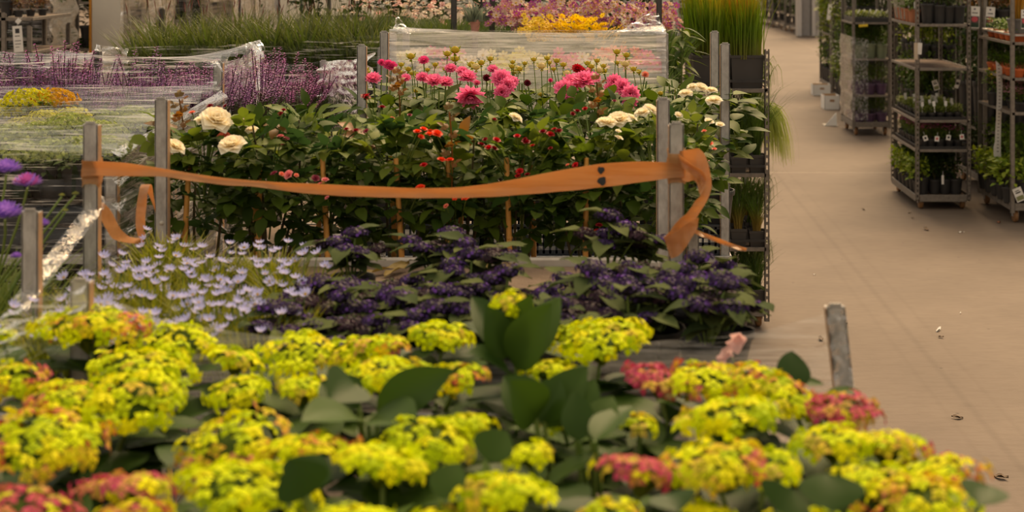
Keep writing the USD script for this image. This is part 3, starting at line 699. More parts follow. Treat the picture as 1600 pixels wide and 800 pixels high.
# ================================================================ heliotropes and lilac daisies
def floret_fan(n, r, cup=.3):
    an = np.linspace(0, 2 * np.pi, 2 * n, endpoint=False)
    rr = np.where(np.arange(2 * n) % 2 == 0, r, r * .55)
    v = np.vstack([[0, 0, 0], np.stack([rr * np.cos(an), rr * np.sin(an), np.full(2 * n, r * cup)], 1)])
    q = np.arange(2 * n)
    return v, np.stack([np.zeros(2 * n, int), 1 + q, 1 + (q + 1) % (2 * n)], 1)

HELV = [leaf(.075, .046, 6, 5, fold=.25, droop=.3, wave=.03, seed=k) for k in range(3)]
def make_helio(name, label, seed, grp):
    r = np.random.RandomState(seed)
    t = thing(name, label, 'heliotrope', group=grp)
    v, f = pot_mesh(.055, .08); obj('pot', (v, f), POT, t)
    ff = floret_fan(5, .0052)
    for k in range(7):
        a = k * 2.4 + r.rand(); rad = .075 * math.sqrt((k + .3) / 7)
        top = np.array([rad * math.cos(a), rad * math.sin(a), r.uniform(.135, .19) - rad * .25])
        st = curve((top[0] * .2, top[1] * .2, .075), top, (0, 0, .01), 5)
        obj('stem', tube(st, .0024, 5), GREEN_STEM, t)
        m = MB(); n = 46; R = r.uniform(.024, .036)
        d, th = fib_dome(n, 1.5)
        old = r.rand() < .45
        for i in range(n):
            u = r.rand()
            c = np.array((.042, .022, .09)) * (.5 + u) if not old else np.array((.04, .020, .035)) * (.5 + u)
            if u > .9 and not old: c = np.array((.14, .06, .34))
            p = d[i] * [R, R, R * .55] * r.uniform(.85, 1.08)
            m.add(*ff, frame(np.cross(d[i], r.normal(0, 1, 3)), d[i] + r.normal(0, .25, 3), p + top), c)
        v, f = lathe([(.0001, R * .45), (R * .75, R * .2), (R * .6, -.004), (.0001, -.01)], 8)
        m.add(v, f, T(*top), (.03, .022, .035))
        obj('flower_cluster', m, PETAL, t, tint=True)
        for j in range(4):
            b = a + 1.6 * j + r.normal(0, .3); el = r.uniform(-.1, .5)
            dr = np.array([math.cos(b) * math.cos(el), math.sin(b) * math.cos(el), math.sin(el)])
            o = st[max(1, 4 - j)] + [0, 0, .006]
            v, f = HELV[(j + k) % 3]
            obj('leaf', MB().add(v, f, frame(dr, (0, 0, 1), o, r.uniform(.75, 1.15))), HELIO_LEAF, t)
    return t
hp = []
spots = []
for j, (Y, zz) in enumerate(((3.05, 1.403), (3.19, 1.403), (3.33, 1.403), (3.445, 1.403))):
    for i in range(7):
        X = -.60 + i * .14 + (.05 if j % 2 else 0)
        if j == 3 and 3 <= i <= 4: continue
        spots.append((X + rnd.uniform(-.015, .015), Y + rnd.uniform(-.01, .01), zz + (.03 if i >= 4 and j < 3 else 0)))
spots += [(-.56, 3.62, 1.458), (-.37, 3.64, 1.458), (-.24, 3.6, 1.458), (.04, 3.62, 1.458), (.12, 3.66, 1.458)]
RW = ['row nearest the hydrangeas', 'second row from the hydrangeas', 'third row from the hydrangeas', 'row under the tape', 'board in front of the roses']
cnt = {}
for n_, (X, Y, Z) in enumerate(spots):
    j = 4 if Y > 3.55 else min(range(4), key=lambda q: abs((3.05, 3.19, 3.33, 3.445)[q] - Y))
    cnt[j] = cnt.get(j, 0) + 1
    lab = f'purple heliotrope plant, {ORD[cnt[j] - 1]} in the {RW[j]}'
    if n_ < 3:
        p = make_helio('heliotrope', lab, 40 + n_, 'purple heliotropes on the second trolley')
        p_ = UsdGeom.Xformable(p).GetOrderedXformOps(); p_[0].Set(Gf.Vec3d(X, Y, Z)); hp.append(p)
    else:
        dup(hp[n_ % 3], lab, (X, Y, Z), (rnd.uniform(-6, 6), rnd.uniform(-6, 6), rnd.uniform(0, 360)), (1, 1, rnd.uniform(.9, 1.15)))

def daisy_flower(r, seed):
    q = np.random.RandomState(seed); m = MB()
    n = 10
    for k in range(n):
        v, f = leaf(r, r * .48, 4, 3, fold=.1, droop=-.65 - .35 * q.rand(), peak=.6)
        t = v[:, 1] / r
        c = np.array((.66, .66, .86))[None] * (1 - t)[:, None] + np.array((.42, .43, .84))[None] * t[:, None]
        m.add(v, f, Rz(k * 2 * np.pi / n) @ T(0, r * .1, 0), c)
    v, f = lathe([(r * .3, -.001), (r * .26, .002), (.0001, .0035)], 7); m.add(v, f, None, (.65, .42, .03))
    v, f = lathe([(.0008, -.008), (r * .22, -.004), (r * .3, 0)], 6); m.add(v, f, None, (.12, .18, .03))
    return m

def blades(n, R, h, w, r, col, tipcol=None, spread=.35, lean=.3, seg=4, x0=0, y0=0, base=0.0, tipstart=.6, bend=.5):
    m = MB()
    for _ in range(n):
        a = r.rand() * 6.283; q = R * math.sqrt(r.rand())
        o = np.array([x0 + q * math.cos(a), y0 + q * math.sin(a), base])
        b = a + r.normal(0, .8); H = h * r.uniform(.6, 1.05)
        out = np.array([math.cos(b), math.sin(b), 0]) * H * (spread * q / max(R, 1e-6) + abs(r.normal(0, lean * .5)))
        t = np.linspace(0, 1, seg)[:, None]
        p = o + np.array([0, 0, H]) * (t - bend * .25 * t ** 3) + out * t ** 1.8
        sd = nrm(np.cross(out + [1e-4, 2e-4, 0], (0, 0, 1)))
        sd = nrm(sd + r.normal(0, .5, 3) * [1, 1, 0])
        ww = w * r.uniform(.7, 1.2) * (1 - t ** 2.2) + w * .05
        v = np.stack([p - sd * ww / 2, p + sd * ww / 2], 1).reshape(-1, 3)
        c = np.asarray(col) * r.uniform(.6, 1.35)
        c = np.repeat(np.broadcast_to(c, (seg, 3)), 2, 0).copy()
        if tipcol is not None:
            k = np.repeat(np.clip((t[:, 0] - tipstart) / (1 - tipstart), 0, 1), 2)[:, None] * r.uniform(.3, 1)
            c = c * (1 - k) + np.asarray(tipcol) * k
        m.add(v, grid_faces(seg, 2), None, c)
    return m

def make_daisy(name, label, seed, grp, n=14):
    r = np.random.RandomState(seed)
    t = thing(name, label, 'daisy', group=grp)
    v, f = pot_mesh(.055, .07); obj('pot', (v, f), POT, t)
    obj('foliage', blades(240, .07, .125, .0055, r, (.20, .24, .02), (.34, .28, .03), spread=.5, base=.06), FINE_LEAF, t, tint=True, kind='stuff')
    for k in range(n):
        a = k * 2.4; q = .085 * math.sqrt((k + .5) / n)
        top = np.array([q * math.cos(a), q * math.sin(a), r.uniform(.115, .20)])
        obj('flower_stem', tube(curve((top[0] * .5, top[1] * .5, .07), top, (0, 0, .0), 4), .0012, 4), GREEN_STEM, t)
        v, f, c = daisy_flower(r.uniform(.0105, .014), seed + k).arr()
        obj('flower', MB().add(v, f, frame((r.normal(0, .3), 1, r.normal(0, .3)), (r.normal(0, .35), r.normal(0, .3) - .7, 1), top), c), PETAL, t, tint=True)
    return t
dp, dspots = [], []
for j, Y in enumerate((3.03, 3.17, 3.31, 3.44)):
    for i in range(4):
        dspots.append((-1.075 + i * .135 + (.03 if j % 2 else 0) + rnd.uniform(-.012, .012), Y, 1.403))
dspots += [(-1.03, 3.62, 1.458), (-.88, 3.62, 1.458), (-.74, 3.61, 1.458), (-1.05, 3.8, 1.458)]
RD = ['row beside the hydrangeas', 'second row', 'third row', 'row by the tape post', 'board behind the tape post']
cnt = {}
for n_, (X, Y, Z) in enumerate(dspots):
    j = 4 if Y > 3.55 else min(range(4), key=lambda q: abs((3.03, 3.17, 3.31, 3.44)[q] - Y))
    cnt[j] = cnt.get(j, 0) + 1
    lab = f'pale lilac daisy plant, {ORD[cnt[j] - 1]} in the {RD[j]}'
    if n_ < 3:
        p = make_daisy('daisy_plant', lab, 70 + n_, 'lilac daisies on the second trolley')
        UsdGeom.Xformable(p).GetOrderedXformOps()[0].Set(Gf.Vec3d(X, Y, Z)); dp.append(p)
    else:
        dup(dp[n_ % 3], lab, (X, Y, Z), (rnd.uniform(-5, 5), rnd.uniform(-5, 5), rnd.uniform(0, 360)), (1, 1, rnd.uniform(.85, 1.1) * (.72 if j == 4 else 1)))
# withered leaves lying on the board
DRY = plant('dry_leaf', (0.30, 0.24, 0.05), (0.22, 0.15, 0.04), rough=.6, transl=.2)
for n_, (px, py, px2, py2, w) in enumerate(((760, 425, 805, 413, .03), (560, 418, 640, 409, .02), (600, 412, 640, 420, .022), (735, 419, 770, 412, .02), (905, 433, 935, 429, .016))):
    a, b = at(px, py, 3.95), at(px2, py2, 4.05)
    a[2] = 1.463; b[2] = 1.468
    v, f = leaf(np.linalg.norm(b - a), w, 8, 5, fold=.5, droop=-.06, wave=.05, seed=n_)
    tag(obj('dry_leaf', MB().add(v, f, frame(b - a, (0, 0, 1), a)), DRY), ['withered yellow leaf curled on the board behind the heliotropes', 'long dry leaf lying beside the shelf lip left of centre', 'short dry leaf against the shelf lip near the heliotropes', 'small dry leaf leaning on the pale shelf lip', 'tiny dry leaf on the bare board'][n_], 'leaf', 'withered leaves on the board')
# ================================================================ rose bushes
def compound(L, nle, r, w=.034, ll=.05):
    """a rose leaf: a stalk with leaflets in pairs and one at the tip, along +y"""
    m = MB()
    v, f = tube([(0, 0, 0), (0, L * .5, .004), (0, L, -.006)], [.0012, .001, .0007], 3, False); m.add(v, f)
    for k in range(nle // 2):
        y = L * (.45 + .5 * k / max(1, nle // 2))
        for sd in (-1, 1):
            v, f = leaf(ll * r.uniform(.8, 1.05), w * r.uniform(.85, 1.05), 5, 3, fold=.22, droop=r.uniform(0, .35))
            m.add(v, f, T(0, y, 0) @ Rz(-sd * r.uniform(.85, 1.25)) @ Ry(sd * r.uniform(-.1, .3)))
    v, f = leaf(ll * 1.12, w * 1.1, 5, 3, fold=.22, droop=r.uniform(.05, .4)); m.add(v, f, T(0, L, -.004) @ Rz(r.normal(0, .1)))
    return m.arr()[:2]
_r = np.random.RandomState(5)
CLEAF = [compound(.052, 4, _r, .030, .046) for _ in range(5)] + [compound(.04, 2, _r, .033, .05) for _ in range(2)]

def rose(R, col, core, seed, rings=((5, 1.0, 1.15), (6, .86, .85), (5, .66, .5), (5, .45, .28), (4, .28, .1))):
    """a bloom that faces +z"""
    q = np.random.RandomState(seed); m = MB()
    for n, rad, open_ in rings:
        off = q.rand() * 6
        for k in range(n):
            L = R * (.75 + .35 * rad)
            v, f = leaf(L, R * (.55 + .5 * rad), 5, 5, fold=.0, droop=0, peak=.68)
            t = v[:, 1] / L; u = v[:, 0]
            ang = open_ * (.25 + .95 * t)
            y = np.sin(ang) * t * L * .85 + R * .06; z = np.cos(ang) * t * L * .75 + np.abs(u) ** 1.6 * 6 * (1 - rad * .6)
            v = np.stack([u, y, z - R * .25], 1)
            c = np.asarray(core)[None] * (1 - t)[:, None] + np.asarray(col)[None] * t[:, None]
            m.add(v, f, Rz(off + k * 2 * np.pi / n + q.normal(0, .1)), c * q.uniform(.88, 1.08))
    v, f = lathe([(.001, -R * .5), (R * .22, -R * .4), (R * .28, -R * .22), (R * .1, -R * .1)], 7); m.add(v, f, None, (.10, .15, .03))
    return m
WHT, CRM = (.92, .88, .74), (.92, .76, .42)
RC = {'w': (WHT, CRM), 'o': ((.9, .08, .02), (.55, .03, .01)), 'd': ((.26, .006, .012), (.14, .004, .008)), 'r': ((.55, .01, .015), (.30, .005, .01)), 'p': ((.88, .32, .34), (.60, .12, .12)), 's': ((.88, .30, .20), (.72, .16, .08)), 'm': ((.30, .045, .08), (.2, .02, .04))}
ROSES = [  # px, py, size in px, colour, depth
    (338, 187, 52, 'w', 4.30), (318, 190, 30, 'w', 4.33), (362, 226, 44, 'w', 4.24), (274, 229, 34, 'w', 4.28), (378, 192, 26, 'w', 4.4), (350, 213, 22, 's', 4.32), (393, 203, 22, 'w', 4.4), (806, 184, 24, 'w', 4.6), (948, 192, 36, 'w', 4.3), (966, 187, 40, 'w', 4.34), (982, 184, 28, 'w', 4.4), (967, 216, 16, 'w', 4.26), (966, 205, 11, 'w', 4.28), (1004, 176, 28, 'w', 4.36), (1017, 171, 26, 'w', 4.4),
    (1071, 146, 24, 'w', 4.75), (1082, 136, 20, 'w', 4.8), (1096, 137, 24, 'w', 4.75), (1112, 141, 20, 'w', 4.75), (1115, 157, 28, 'w', 4.68), (1108, 190, 18, 'w', 4.5), (1125, 195, 16, 'w', 4.55), (1060, 180, 16, 'w', 4.6),
    (652, 206, 15, 'o', 4.26), (662, 202, 14, 'o', 4.25), (671, 210, 16, 'o', 4.24), (683, 209, 19, 'o', 4.24), (658, 214, 12, 'o', 4.24), (690, 250, 16, 'o', 4.24), (703, 250, 14, 'o', 4.24), (662, 258, 13, 'r', 4.26), (657, 293, 17, 'o', 4.22), (727, 311, 14, 'o', 4.22), (711, 310, 10, 'o', 4.23), (672, 205, 10, 'o', 4.3), (697, 322, 10, 's', 4.22),
    (752, 226, 14, 'd', 4.24), (764, 231, 16, 'r', 4.23), (776, 219, 15, 'r', 4.24), (772, 232, 14, 'd', 4.22), (758, 218, 10, 'd', 4.26), (848, 206, 14, 'd', 4.24), (860, 210, 15, 'r', 4.23), (873, 205, 14, 'd', 4.24), (866, 202, 11, 'r', 4.26), (808, 213, 13, 'r', 4.25), (822, 222, 16, 'd', 4.23), (832, 228, 11, 'r', 4.23), (820, 218, 10, 'd', 4.24),
    (556, 204, 12, 'd', 4.26), (572, 205, 11, 'm', 4.25), (541, 202, 10, 'd', 4.28), (571, 152, 18, 'd', 4.6), (597, 168, 14, 'd', 4.55), (573, 150, 12, 'r', 4.58), (812, 268, 14, 'r', 4.23), (824, 273, 12, 'd', 4.22), (809, 275, 10, 'r', 4.22), (899, 258, 12, 'r', 4.25), (887, 258, 9, 's', 4.25), (936, 352, 12, 'd', 4.24), (932, 360, 9, 'r', 4.24), (340, 169, 12, 'd', 4.4), (352, 166, 10, 'd', 4.4), (328, 166, 12, 'd', 4.4), (438, 178, 11, 'd', 4.4), (443, 172, 10, 'd', 4.45), (902, 174, 13, 'd', 4.5), (914, 170, 10, 'r', 4.5), (895, 178, 10, 'd', 4.4), (772, 187, 12, 'd', 4.5), (860, 232, 9, 'd', 4.25), (330, 182, 9, 'd', 4.36), (280, 262, 10, 's', 4.3), (960, 158, 9, 'm', 4.6), (300, 176, 12, 's', 4.42), (305, 205, 16, 'm', 4.4), (612, 185, 10, 's', 4.5), (640, 180, 9, 'm', 4.55),
    (451, 273, 18, 'p', 4.22), (440, 272, 10, 's', 4.23), (428, 271, 13, 'm', 4.25), (463, 274, 9, 's', 4.22), (493, 279, 15, 'm', 4.24), (508, 281, 13, 'p', 4.23), (500, 287, 10, 'p', 4.22), (438, 213, 12, 'p', 4.3), (447, 217, 12, 'p', 4.3), (442, 226, 9, 'p', 4.3), (511, 309, 9, 'p', 4.22),
    (1109, 225, 14, 's', 4.4), (1099, 232, 11, 's', 4.4), (1116, 233, 9, 's', 4.4), (1103, 242, 10, 'p', 4.4), (1104, 250, 11, 'p', 4.4), (1100, 205, 10, 's', 4.5), (1088, 216, 8, 's', 4.5),
]
RCOLNAME = {'w': 'creamy white', 'o': 'vermilion', 'd': 'dark red', 'r': 'crimson', 'p': 'pink', 's': 'salmon', 'm': 'dull mauve'}
bushes = []
for i in range(8):
    bushes.append((-1.10 + i * .184 + rnd.uniform(-.02, .02), 4.40 + rnd.uniform(-.02, .02), 'front'))
for i in range(7):
    bushes.append((-1.02 + i * .205 + rnd.uniform(-.02, .02), 4.72 + rnd.uniform(-.02, .02), 'back'))
bushes.append((.25, 4.62, 'side'))
RPOT = surf('rose_pot_plastic', (0.02, 0.021, 0.02), (0.035, 0.034, 0.03), rough=.5)
bs = []
for bi, (bx, by, rw) in enumerate(bushes):
    r = np.random.RandomState(900 + bi)
    t = thing('rose_bush', 'x', 'rose bush', group='staked rose bushes')
    bs.append([t, bx, by, rw, []])
    v, f = pot_mesh(.085, .19, 20); obj('pot', MB().add(v, f, T(bx, by, 1.101)), RPOT, t)
    v, f = lathe([(.0001, .006), (.08, 0)], 12); obj('soil', MB().add(v, f[:, ::-1], T(bx, by, 1.276)), SOIL, t, smooth=False)
    ztop = {'front': 1.80, 'back': 1.80, 'side': 1.80}[rw] + r.uniform(-.03, .03)
    canes = []
    for k in range(4):
        a = r.rand() * 6.28
        e = np.array([bx + .11 * math.cos(a), by + .10 * math.sin(a), ztop - r.uniform(.0, .16)])
        p = curve((bx + .02 * math.cos(a), by + .02 * math.sin(a), 1.27), e, (r.uniform(-.03, .03), r.uniform(-.03, .03), .0), 7)
        canes.append(p)
        obj('cane', tube(p, np.linspace(.006, .0025, 7), 6), WOOD_STEM, t)
    if True:
        sx, sy = bx + r.uniform(-.03, .03), by - (.13 if rw == 'front' else .05)
        m = MB(); v, f = tube([(sx, sy, 1.2), (sx + .002, sy, 1.45), (sx + r.uniform(-.02, .02), sy + .02, 1.72)], [.0085, .008, .007], 8); m.add(v, f)
        for z in (1.36, 1.5, 1.62):
            v, f = lathe([(.0078, -.004), (.0094, 0), (.0078, .004)], 8); m.add(v, f, T(sx + .001, sy + .002, z))
        obj('stake', m, BAMBOO, t)
    nlv = {'front': 96, 'back': 78, 'side': 30}[rw]
    for k in range(nlv):
        u = r.rand() ** .75
        z = 1.455 + (ztop - 1.455) * (.03 + .97 * u) if rw != 'side' else 1.60 + (ztop - 1.60) * u
        rad = (.155 if rw != 'side' else .085) * (.45 + .75 * min(1, (z - 1.36) / .22)) * (1 - .35 * max(0, (z - ztop + .12) / .12))
        a = r.rand() * 6.283
        if rw == 'front' and r.rand() < .45: a = -math.pi / 2 + r.normal(0, .9)
        q = rad * math.sqrt(r.uniform(.12, 1))
        o = np.array([bx + q * math.cos(a) * 1.0, by + q * math.sin(a) * .95, z])
        if o[1] < 4.215: o[1] = 4.215 + r.rand() * .03
        el = r.normal(.05, .4) + (.5 if z > ztop - .07 else 0)
        b = a + r.normal(0, .6)
        dr = np.array([math.cos(b) * math.cos(el), math.sin(b) * math.cos(el), math.sin(el)])
        v, f = CLEAF[r.randint(7)]
        mt = ROSE_LEAF
        if z > ztop - .11 and r.rand() < .4: mt = ROSE_LEAF_YOUNG
        elif rw == 'side' and r.rand() < .5: mt = ROSE_LEAF_YOUNG
        elif z > 1.7 and r.rand() < .07: mt = ROSE_LEAF_RED
        obj('leaf', MB().add(v, f, frame(dr, (r.normal(0, .25), r.normal(0, .25) - .25, 1), o - dr * .03, r.uniform(.85, 1.2) * (.72 if rw == 'side' else 1))), mt, t)
for n_, (px, py, w, cl, Y) in enumerate(ROSES):
    if Y < 4.3 and px < 1030: Y = 4.17 + (Y - 4.22) * .3
    p = at(px, py, Y); R = w / (FPX / Y) / 2 * 1.12
    b = min(bs, key=lambda q: (q[1] - p[0]) ** 2 + .6 * (q[2] - p[1]) ** 2)
    b[4].append(cl)
    q = np.random.RandomState(n_)
    small = w < 20
    fl_ = rose(R, *RC[cl], seed=n_, rings=((5, 1.0, .95), (5, .75, .5), (4, .45, .2)) if small else ((5, 1.0, 1.2), (6, .9, .95), (6, .72, .6), (5, .5, .33), (4, .3, .12)))
    up = (q.normal(0, .35), -.45 + q.normal(0, .3), .9)
    v, f, c = fl_.arr()
    obj('bloom', MB().add(v, f, frame((q.normal(0, 1), 1, .3), up, p), c), PETAL, b[0], tint=True)
    end = p - nrm(up) * R * .5
    obj('flower_stem', tube(curve(end, np.array([b[1], b[2], max(1.3, p[2] - .22)]), (0, .01, .02), 5), [.0014, .0016, .002, .0025, .003], 5), GREEN_STEM, b[0])
# tall bronze shoots
for px, py, py2, Y in ((280, 155, 200, 4.45), (702, 175, 262, 4.22), (932, 128, 180, 4.6), (620, 118, 150, 4.7)):
    a, e = at(px, py2, Y), at(px, py, Y)
    b = min(bs, key=lambda q: (q[1] - a[0]) ** 2 + .6 * (q[2] - a[1]) ** 2)
    obj('shoot', tube(curve(a - [0, -.05, .1], e, (.006, 0, 0), 6), .0025, 5), ROSE_LEAF_RED, b[0])
    q = np.random.RandomState(px)
    for k in range(7):
        o = a * (1 - k / 6) + e * (k / 6); an = k * 2.4
        v, f = CLEAF[k % 5]
        obj('leaf', MB().add(v, f, frame((math.cos(an), math.sin(an) * .8, .9), (0, -.6, 1), o, .40)), ROSE_LEAF_RED, b[0])
names = {'front': 'front row', 'back': 'back row', 'side': 'end by the aisle'}
for rw in ('front', 'back', 'side'):
    L = sorted([b for b in bs if b[3] == rw], key=lambda b: b[1])
    for k, b in enumerate(L):
        cs = b[4]
        look = (max(sorted(set(cs)), key=cs.count) if cs else None)
        look = f'with {RCOLNAME[look]} blooms' if look else 'of green leaves only'
        tag(b[0], f'rose bush {look}, {ORD[k]} in the {names[rw]}' if rw != 'side' else 'rose bush of cream blooms sprawling beyond the posts at the aisle end')

# ================================================================ dahlias
def dahlia(R, col, core, seed):
    q = np.random.RandomState(seed); m = MB()
    for n, rad, ang in ((13, 1.0, 1.52), (13, .93, 1.22), (11, .80, .92), (9, .62, .62), (7, .42, .3)):
        off = q.rand() * 6
        for k in range(n):
            L = R * rad * q.uniform(.92, 1.05); a = ang + q.normal(0, .06)
            v, f = leaf(L, R * .40 * (.5 + .5 * rad), 5, 3, fold=.35, droop=-.12, peak=.6)
            t = v[:, 1] / L
            c = np.asarray(core)[None] * (1 - t)[:, None] + np.asarray(col)[None] * t[:, None]
            c = c * (1 + .25 * (t ** 3)[:, None]) * q.uniform(.85, 1.1)
            m.add(v, f, Rz(off + k * 2 * np.pi / n) @ Rx(math.pi / 2 - a) @ T(0, R * .05, 0), c)
    v, f = lathe([(.0001, -R * .22), (R * .3, -R * .12), (R * .34, 0), (R * .15, R * .2), (.0001, R * .25)], 9); m.add(v, f, None, (.30, .05, .06))
    return m
DFL = [  # px, py, width, colour, facing up amount, depth
    (735, 148, 44, 0, -.9, 5.75), (660, 122, 22, 0, .9, 5.8), (678, 128, 30, 0, 1.2, 5.78), (696, 130, 26, 0, 1.2, 5.8), (634, 123, 18, 0, 1., 5.8), (583, 124, 26, 0, 1., 5.72), (606, 101, 16, 1, .3, 5.9), (612, 104, 18, 1, .5, 5.9), (596, 98, 12, 1, .4, 5.9), (662, 95, 18, 1, .8, 5.85),
    (704, 108, 20, 0, .9, 5.9), (722, 112, 20, 0, 1, 5.88), (730, 122, 30, 0, 1.2, 5.85), (770, 109, 18, 0, .9, 5.9), (783, 124, 34, 0, .3, 5.82), (792, 134, 28, 0, 0, 5.8), (784, 144, 26, 0, -.2, 5.78), (800, 129, 22, 0, .3, 5.85),
    (884, 142, 36, 0, .3, 5.76), (895, 131, 36, 0, .8, 5.8), (913, 127, 38, 0, 1.1, 5.78), (926, 124, 26, 0, 1., 5.85), (877, 138, 24, 0, .5, 5.78), (960, 128, 26, 0, .4, 5.85), (972, 136, 28, 0, .2, 5.82), (985, 147, 30, 0, -.2, 5.78), (984, 158, 24, 0, -.3, 5.76), (953, 138, 20, 0, .6, 5.83), (902, 108, 18, 2, .6, 5.95), (910, 112, 14, 2, .4, 5.95), (920, 111, 12, 0, .8, 5.95), (745, 130, 12, 0, .8, 5.9), (824, 130, 11, 3, .2, 5.8), (760, 122, 12, 3, .2, 5.85), (1008, 117, 12, 4, .6, 6.), (860, 126, 8, 1, .6, 6.)]
DCOL = [((.86, .25, .44), (.68, .09, .23)), ((.78, .10, .30), (.60, .05, .16)), ((.52, .012, .02), (.35, .005, .01)), ((.12, .01, .02), (.08, .008, .012)), ((.76, .30, .22), (.7, .22, .12))]
DBUD = [(642, 88, 13), (699, 84, 12), (711, 78, 15), (711, 92, 13), (737, 101, 13), (752, 98, 11), (766, 92, 10), (696, 108, 9), (680, 101, 9), (638, 108, 10), (652, 116, 9), (676, 118, 8), (627, 101, 9), (834, 93, 9), (847, 103, 12), (855, 91, 9), (858, 98, 8), (870, 95, 10), (880, 101, 10), (886, 114, 11), (865, 108, 8), (918, 99, 10), (924, 104, 10), (936, 110, 12), (943, 103, 9), (944, 111, 10), (933, 95, 9), (964, 81, 11), (979, 86, 11), (964, 98, 8), (990, 108, 10), (998, 112, 9), (801, 97, 8), (820, 99, 8), (803, 113, 9), (812, 108, 10), (800, 104, 9), (845, 148, 9), (848, 160, 8), (650, 142, 8), (651, 156, 9), (644, 114, 10), (703, 152, 8), (709, 160, 7), (780, 115, 9), (1032, 146, 9), (1012, 150, 10), (575, 112, 8), (572, 108, 8), (625, 113, 9), (668, 109, 8)]
DPALE = [(808, 107, 12), (846, 103, 13), (977, 100, 13), (744, 104, 14), (652, 118, 12), (886, 115, 11), (936, 110, 12)]
dbs = []
for i in range(13):
    row = i % 2
    dbs.append([None, -.79 + i * .105, 5.83 if row == 0 else 6.12, []])
for i, b in enumerate(dbs):
    r = np.random.RandomState(1300 + i)
    t = b[0] = thing('dahlia', f"dahlia plant, {ORD[i // 2]} in the {'front' if i % 2 == 0 else 'back'} row of the dahlia trolley", 'dahlia', group='pink dahlias behind the roses')
    bx, by = b[1], b[2]
    v, f = pot_mesh(.08, .16); obj('pot', MB().add(v, f, T(bx, by, 1.231)), POT, t)
    ztop = 1.775
    for k in range(3):
        a = r.rand() * 6.28
        obj('stem', tube(curve((bx, by, 1.36), (bx + .08 * math.cos(a), by + .08 * math.sin(a), ztop), (0, 0, 0), 5), [.006, .005, .005, .004, .003], 6), GREEN_STEM, t)
    for k in range(84):
        z = 1.42 + (ztop - 1.45) * r.rand() ** .5
        a = r.rand() * 6.283; q = .13 * math.sqrt(r.rand())
        o = np.array([bx + q * math.cos(a), by + q * math.sin(a), z]); el = r.normal(.15, .35); bb = a + r.normal(0, .5)
        dr = np.array([math.cos(bb) * math.cos(el), math.sin(bb) * math.cos(el), math.sin(el)])
        v, f = leaf(r.uniform(.07, .105), r.uniform(.042, .058), 6, 3, fold=.25, droop=r.uniform(.1, .4), seed=k)
        obj('leaf', MB().add(v, f, frame(dr, (0, -.2, 1), o)), DAHLIA_LEAF, t)
def near_d(p): return min(dbs, key=lambda q: (q[1] - p[0]) ** 2 + .4 * (q[2] - p[1]) ** 2)
def dstalk(b, p, end, w=.0022):
    obj('flower_stem', tube(curve(end, (b[1] + (p[0] - b[1]) * .6, b[2] + (p[1] - b[2]) * .4, 1.58), (0, 0, .02), 6), w, 5), GREEN_STEM, b[0])
for n_, (px, py, w, cl, upz, Y) in enumerate(DFL):
    p = at(px, py, Y); R = w / (FPX / Y) / 2 * 1.1
    b = near_d(p); q = np.random.RandomState(n_ + 60)
    up = nrm((q.normal(0, .2), -.8, upz + .25))
    v, f, c = dahlia(R, *DCOL[cl], seed=n_).arr()
    obj('bloom', MB().add(v, f, frame((1, .1, 0), up, p), c), PETAL, b[0], tint=True)
    dstalk(b, p, p - up * R * .2)
for n_, (px, py, w) in enumerate(DBUD + DPALE):
    pale = n_ >= len(DBUD)
    Y = 5.86 + (n_ * .37) % .3
    p = at(px, py, Y); R = w / (FPX / Y) / 2
    b = near_d(p); q = np.random.RandomState(n_ + 160)
    m = MB()
    v, f = lathe([(.0001, -R * .8), (R * .75, -R * .45), (R * .95, 0), (R * .7, R * .55), (.0001, R * .85)], 9)
    m.add(v, f, None, (.55, .42, .03) if not pale else (.70, .58, .28))
    for k in range(8):
        v, f = leaf(R * 1.7, R * .75, 4, 3, fold=.1, droop=-.35)
        m.add(v, f, T(0, 0, -R * .6) @ Rz(k * .785) @ Rx(.3 if k % 2 else -.35) @ T(0, R * .3, 0), (.24, .28, .02) if not pale else (.5, .44, .12))
    up = nrm((q.normal(0, .3), -.25, 1))
    v, f, c = m.arr()
    obj('bud', MB().add(v, f, frame((1, .1, 0), up, p), c), PETAL, b[0], tint=True)
    dstalk(b, p, p - up * R * .7, .0016)
# crates with slotted sides under the dahlias
CRATE = surf('dark_blue_crate', (0.02, 0.026, 0.034), (0.03, 0.036, 0.045), rough=.45)
for k, x0 in enumerate((-.835, -.385, .065)):
    t = thing('plant_crate', f"dark slotted crate under the dahlias, {['left one', 'middle one', 'right one'][k]}", 'crate', group='slotted crates under the dahlias')
    x1, y0, y1, z0 = x0 + .435, 5.72, 6.28, 1.162
    m = MB(); m.add(*box(x0, x1, y0, y1, z0, z0 + .008)); obj('base', m, CRATE, t, smooth=False)
    for nm, a, b_, c, d in (('front_wall', x0, x1, y0, y0 + .006), ('back_wall', x0, x1, y1 - .006, y1)):
        m = MB()
        for z in (0, .028, .056, .09): m.add(*box(a, b_, c, d, z0 + .008 + z, z0 + .008 + z + .012))
        for q in range(19): xx = a + q * (b_ - a - .008) / 18; m.add(*box(xx, xx + .008, c, d, z0 + .008, z0 + .11))
        m.add(*box(a - .004, b_ + .004, c - .004, d + .002, z0 + .108, z0 + .116)); obj(nm, m, CRATE, t, smooth=False)
    for xx in (x0, x1 - .006):
        m = MB(); m.add(*box(xx, xx + .006, y0, y1, z0 + .008, z0 + .112)); obj('side_wall', m, CRATE, t, smooth=False)
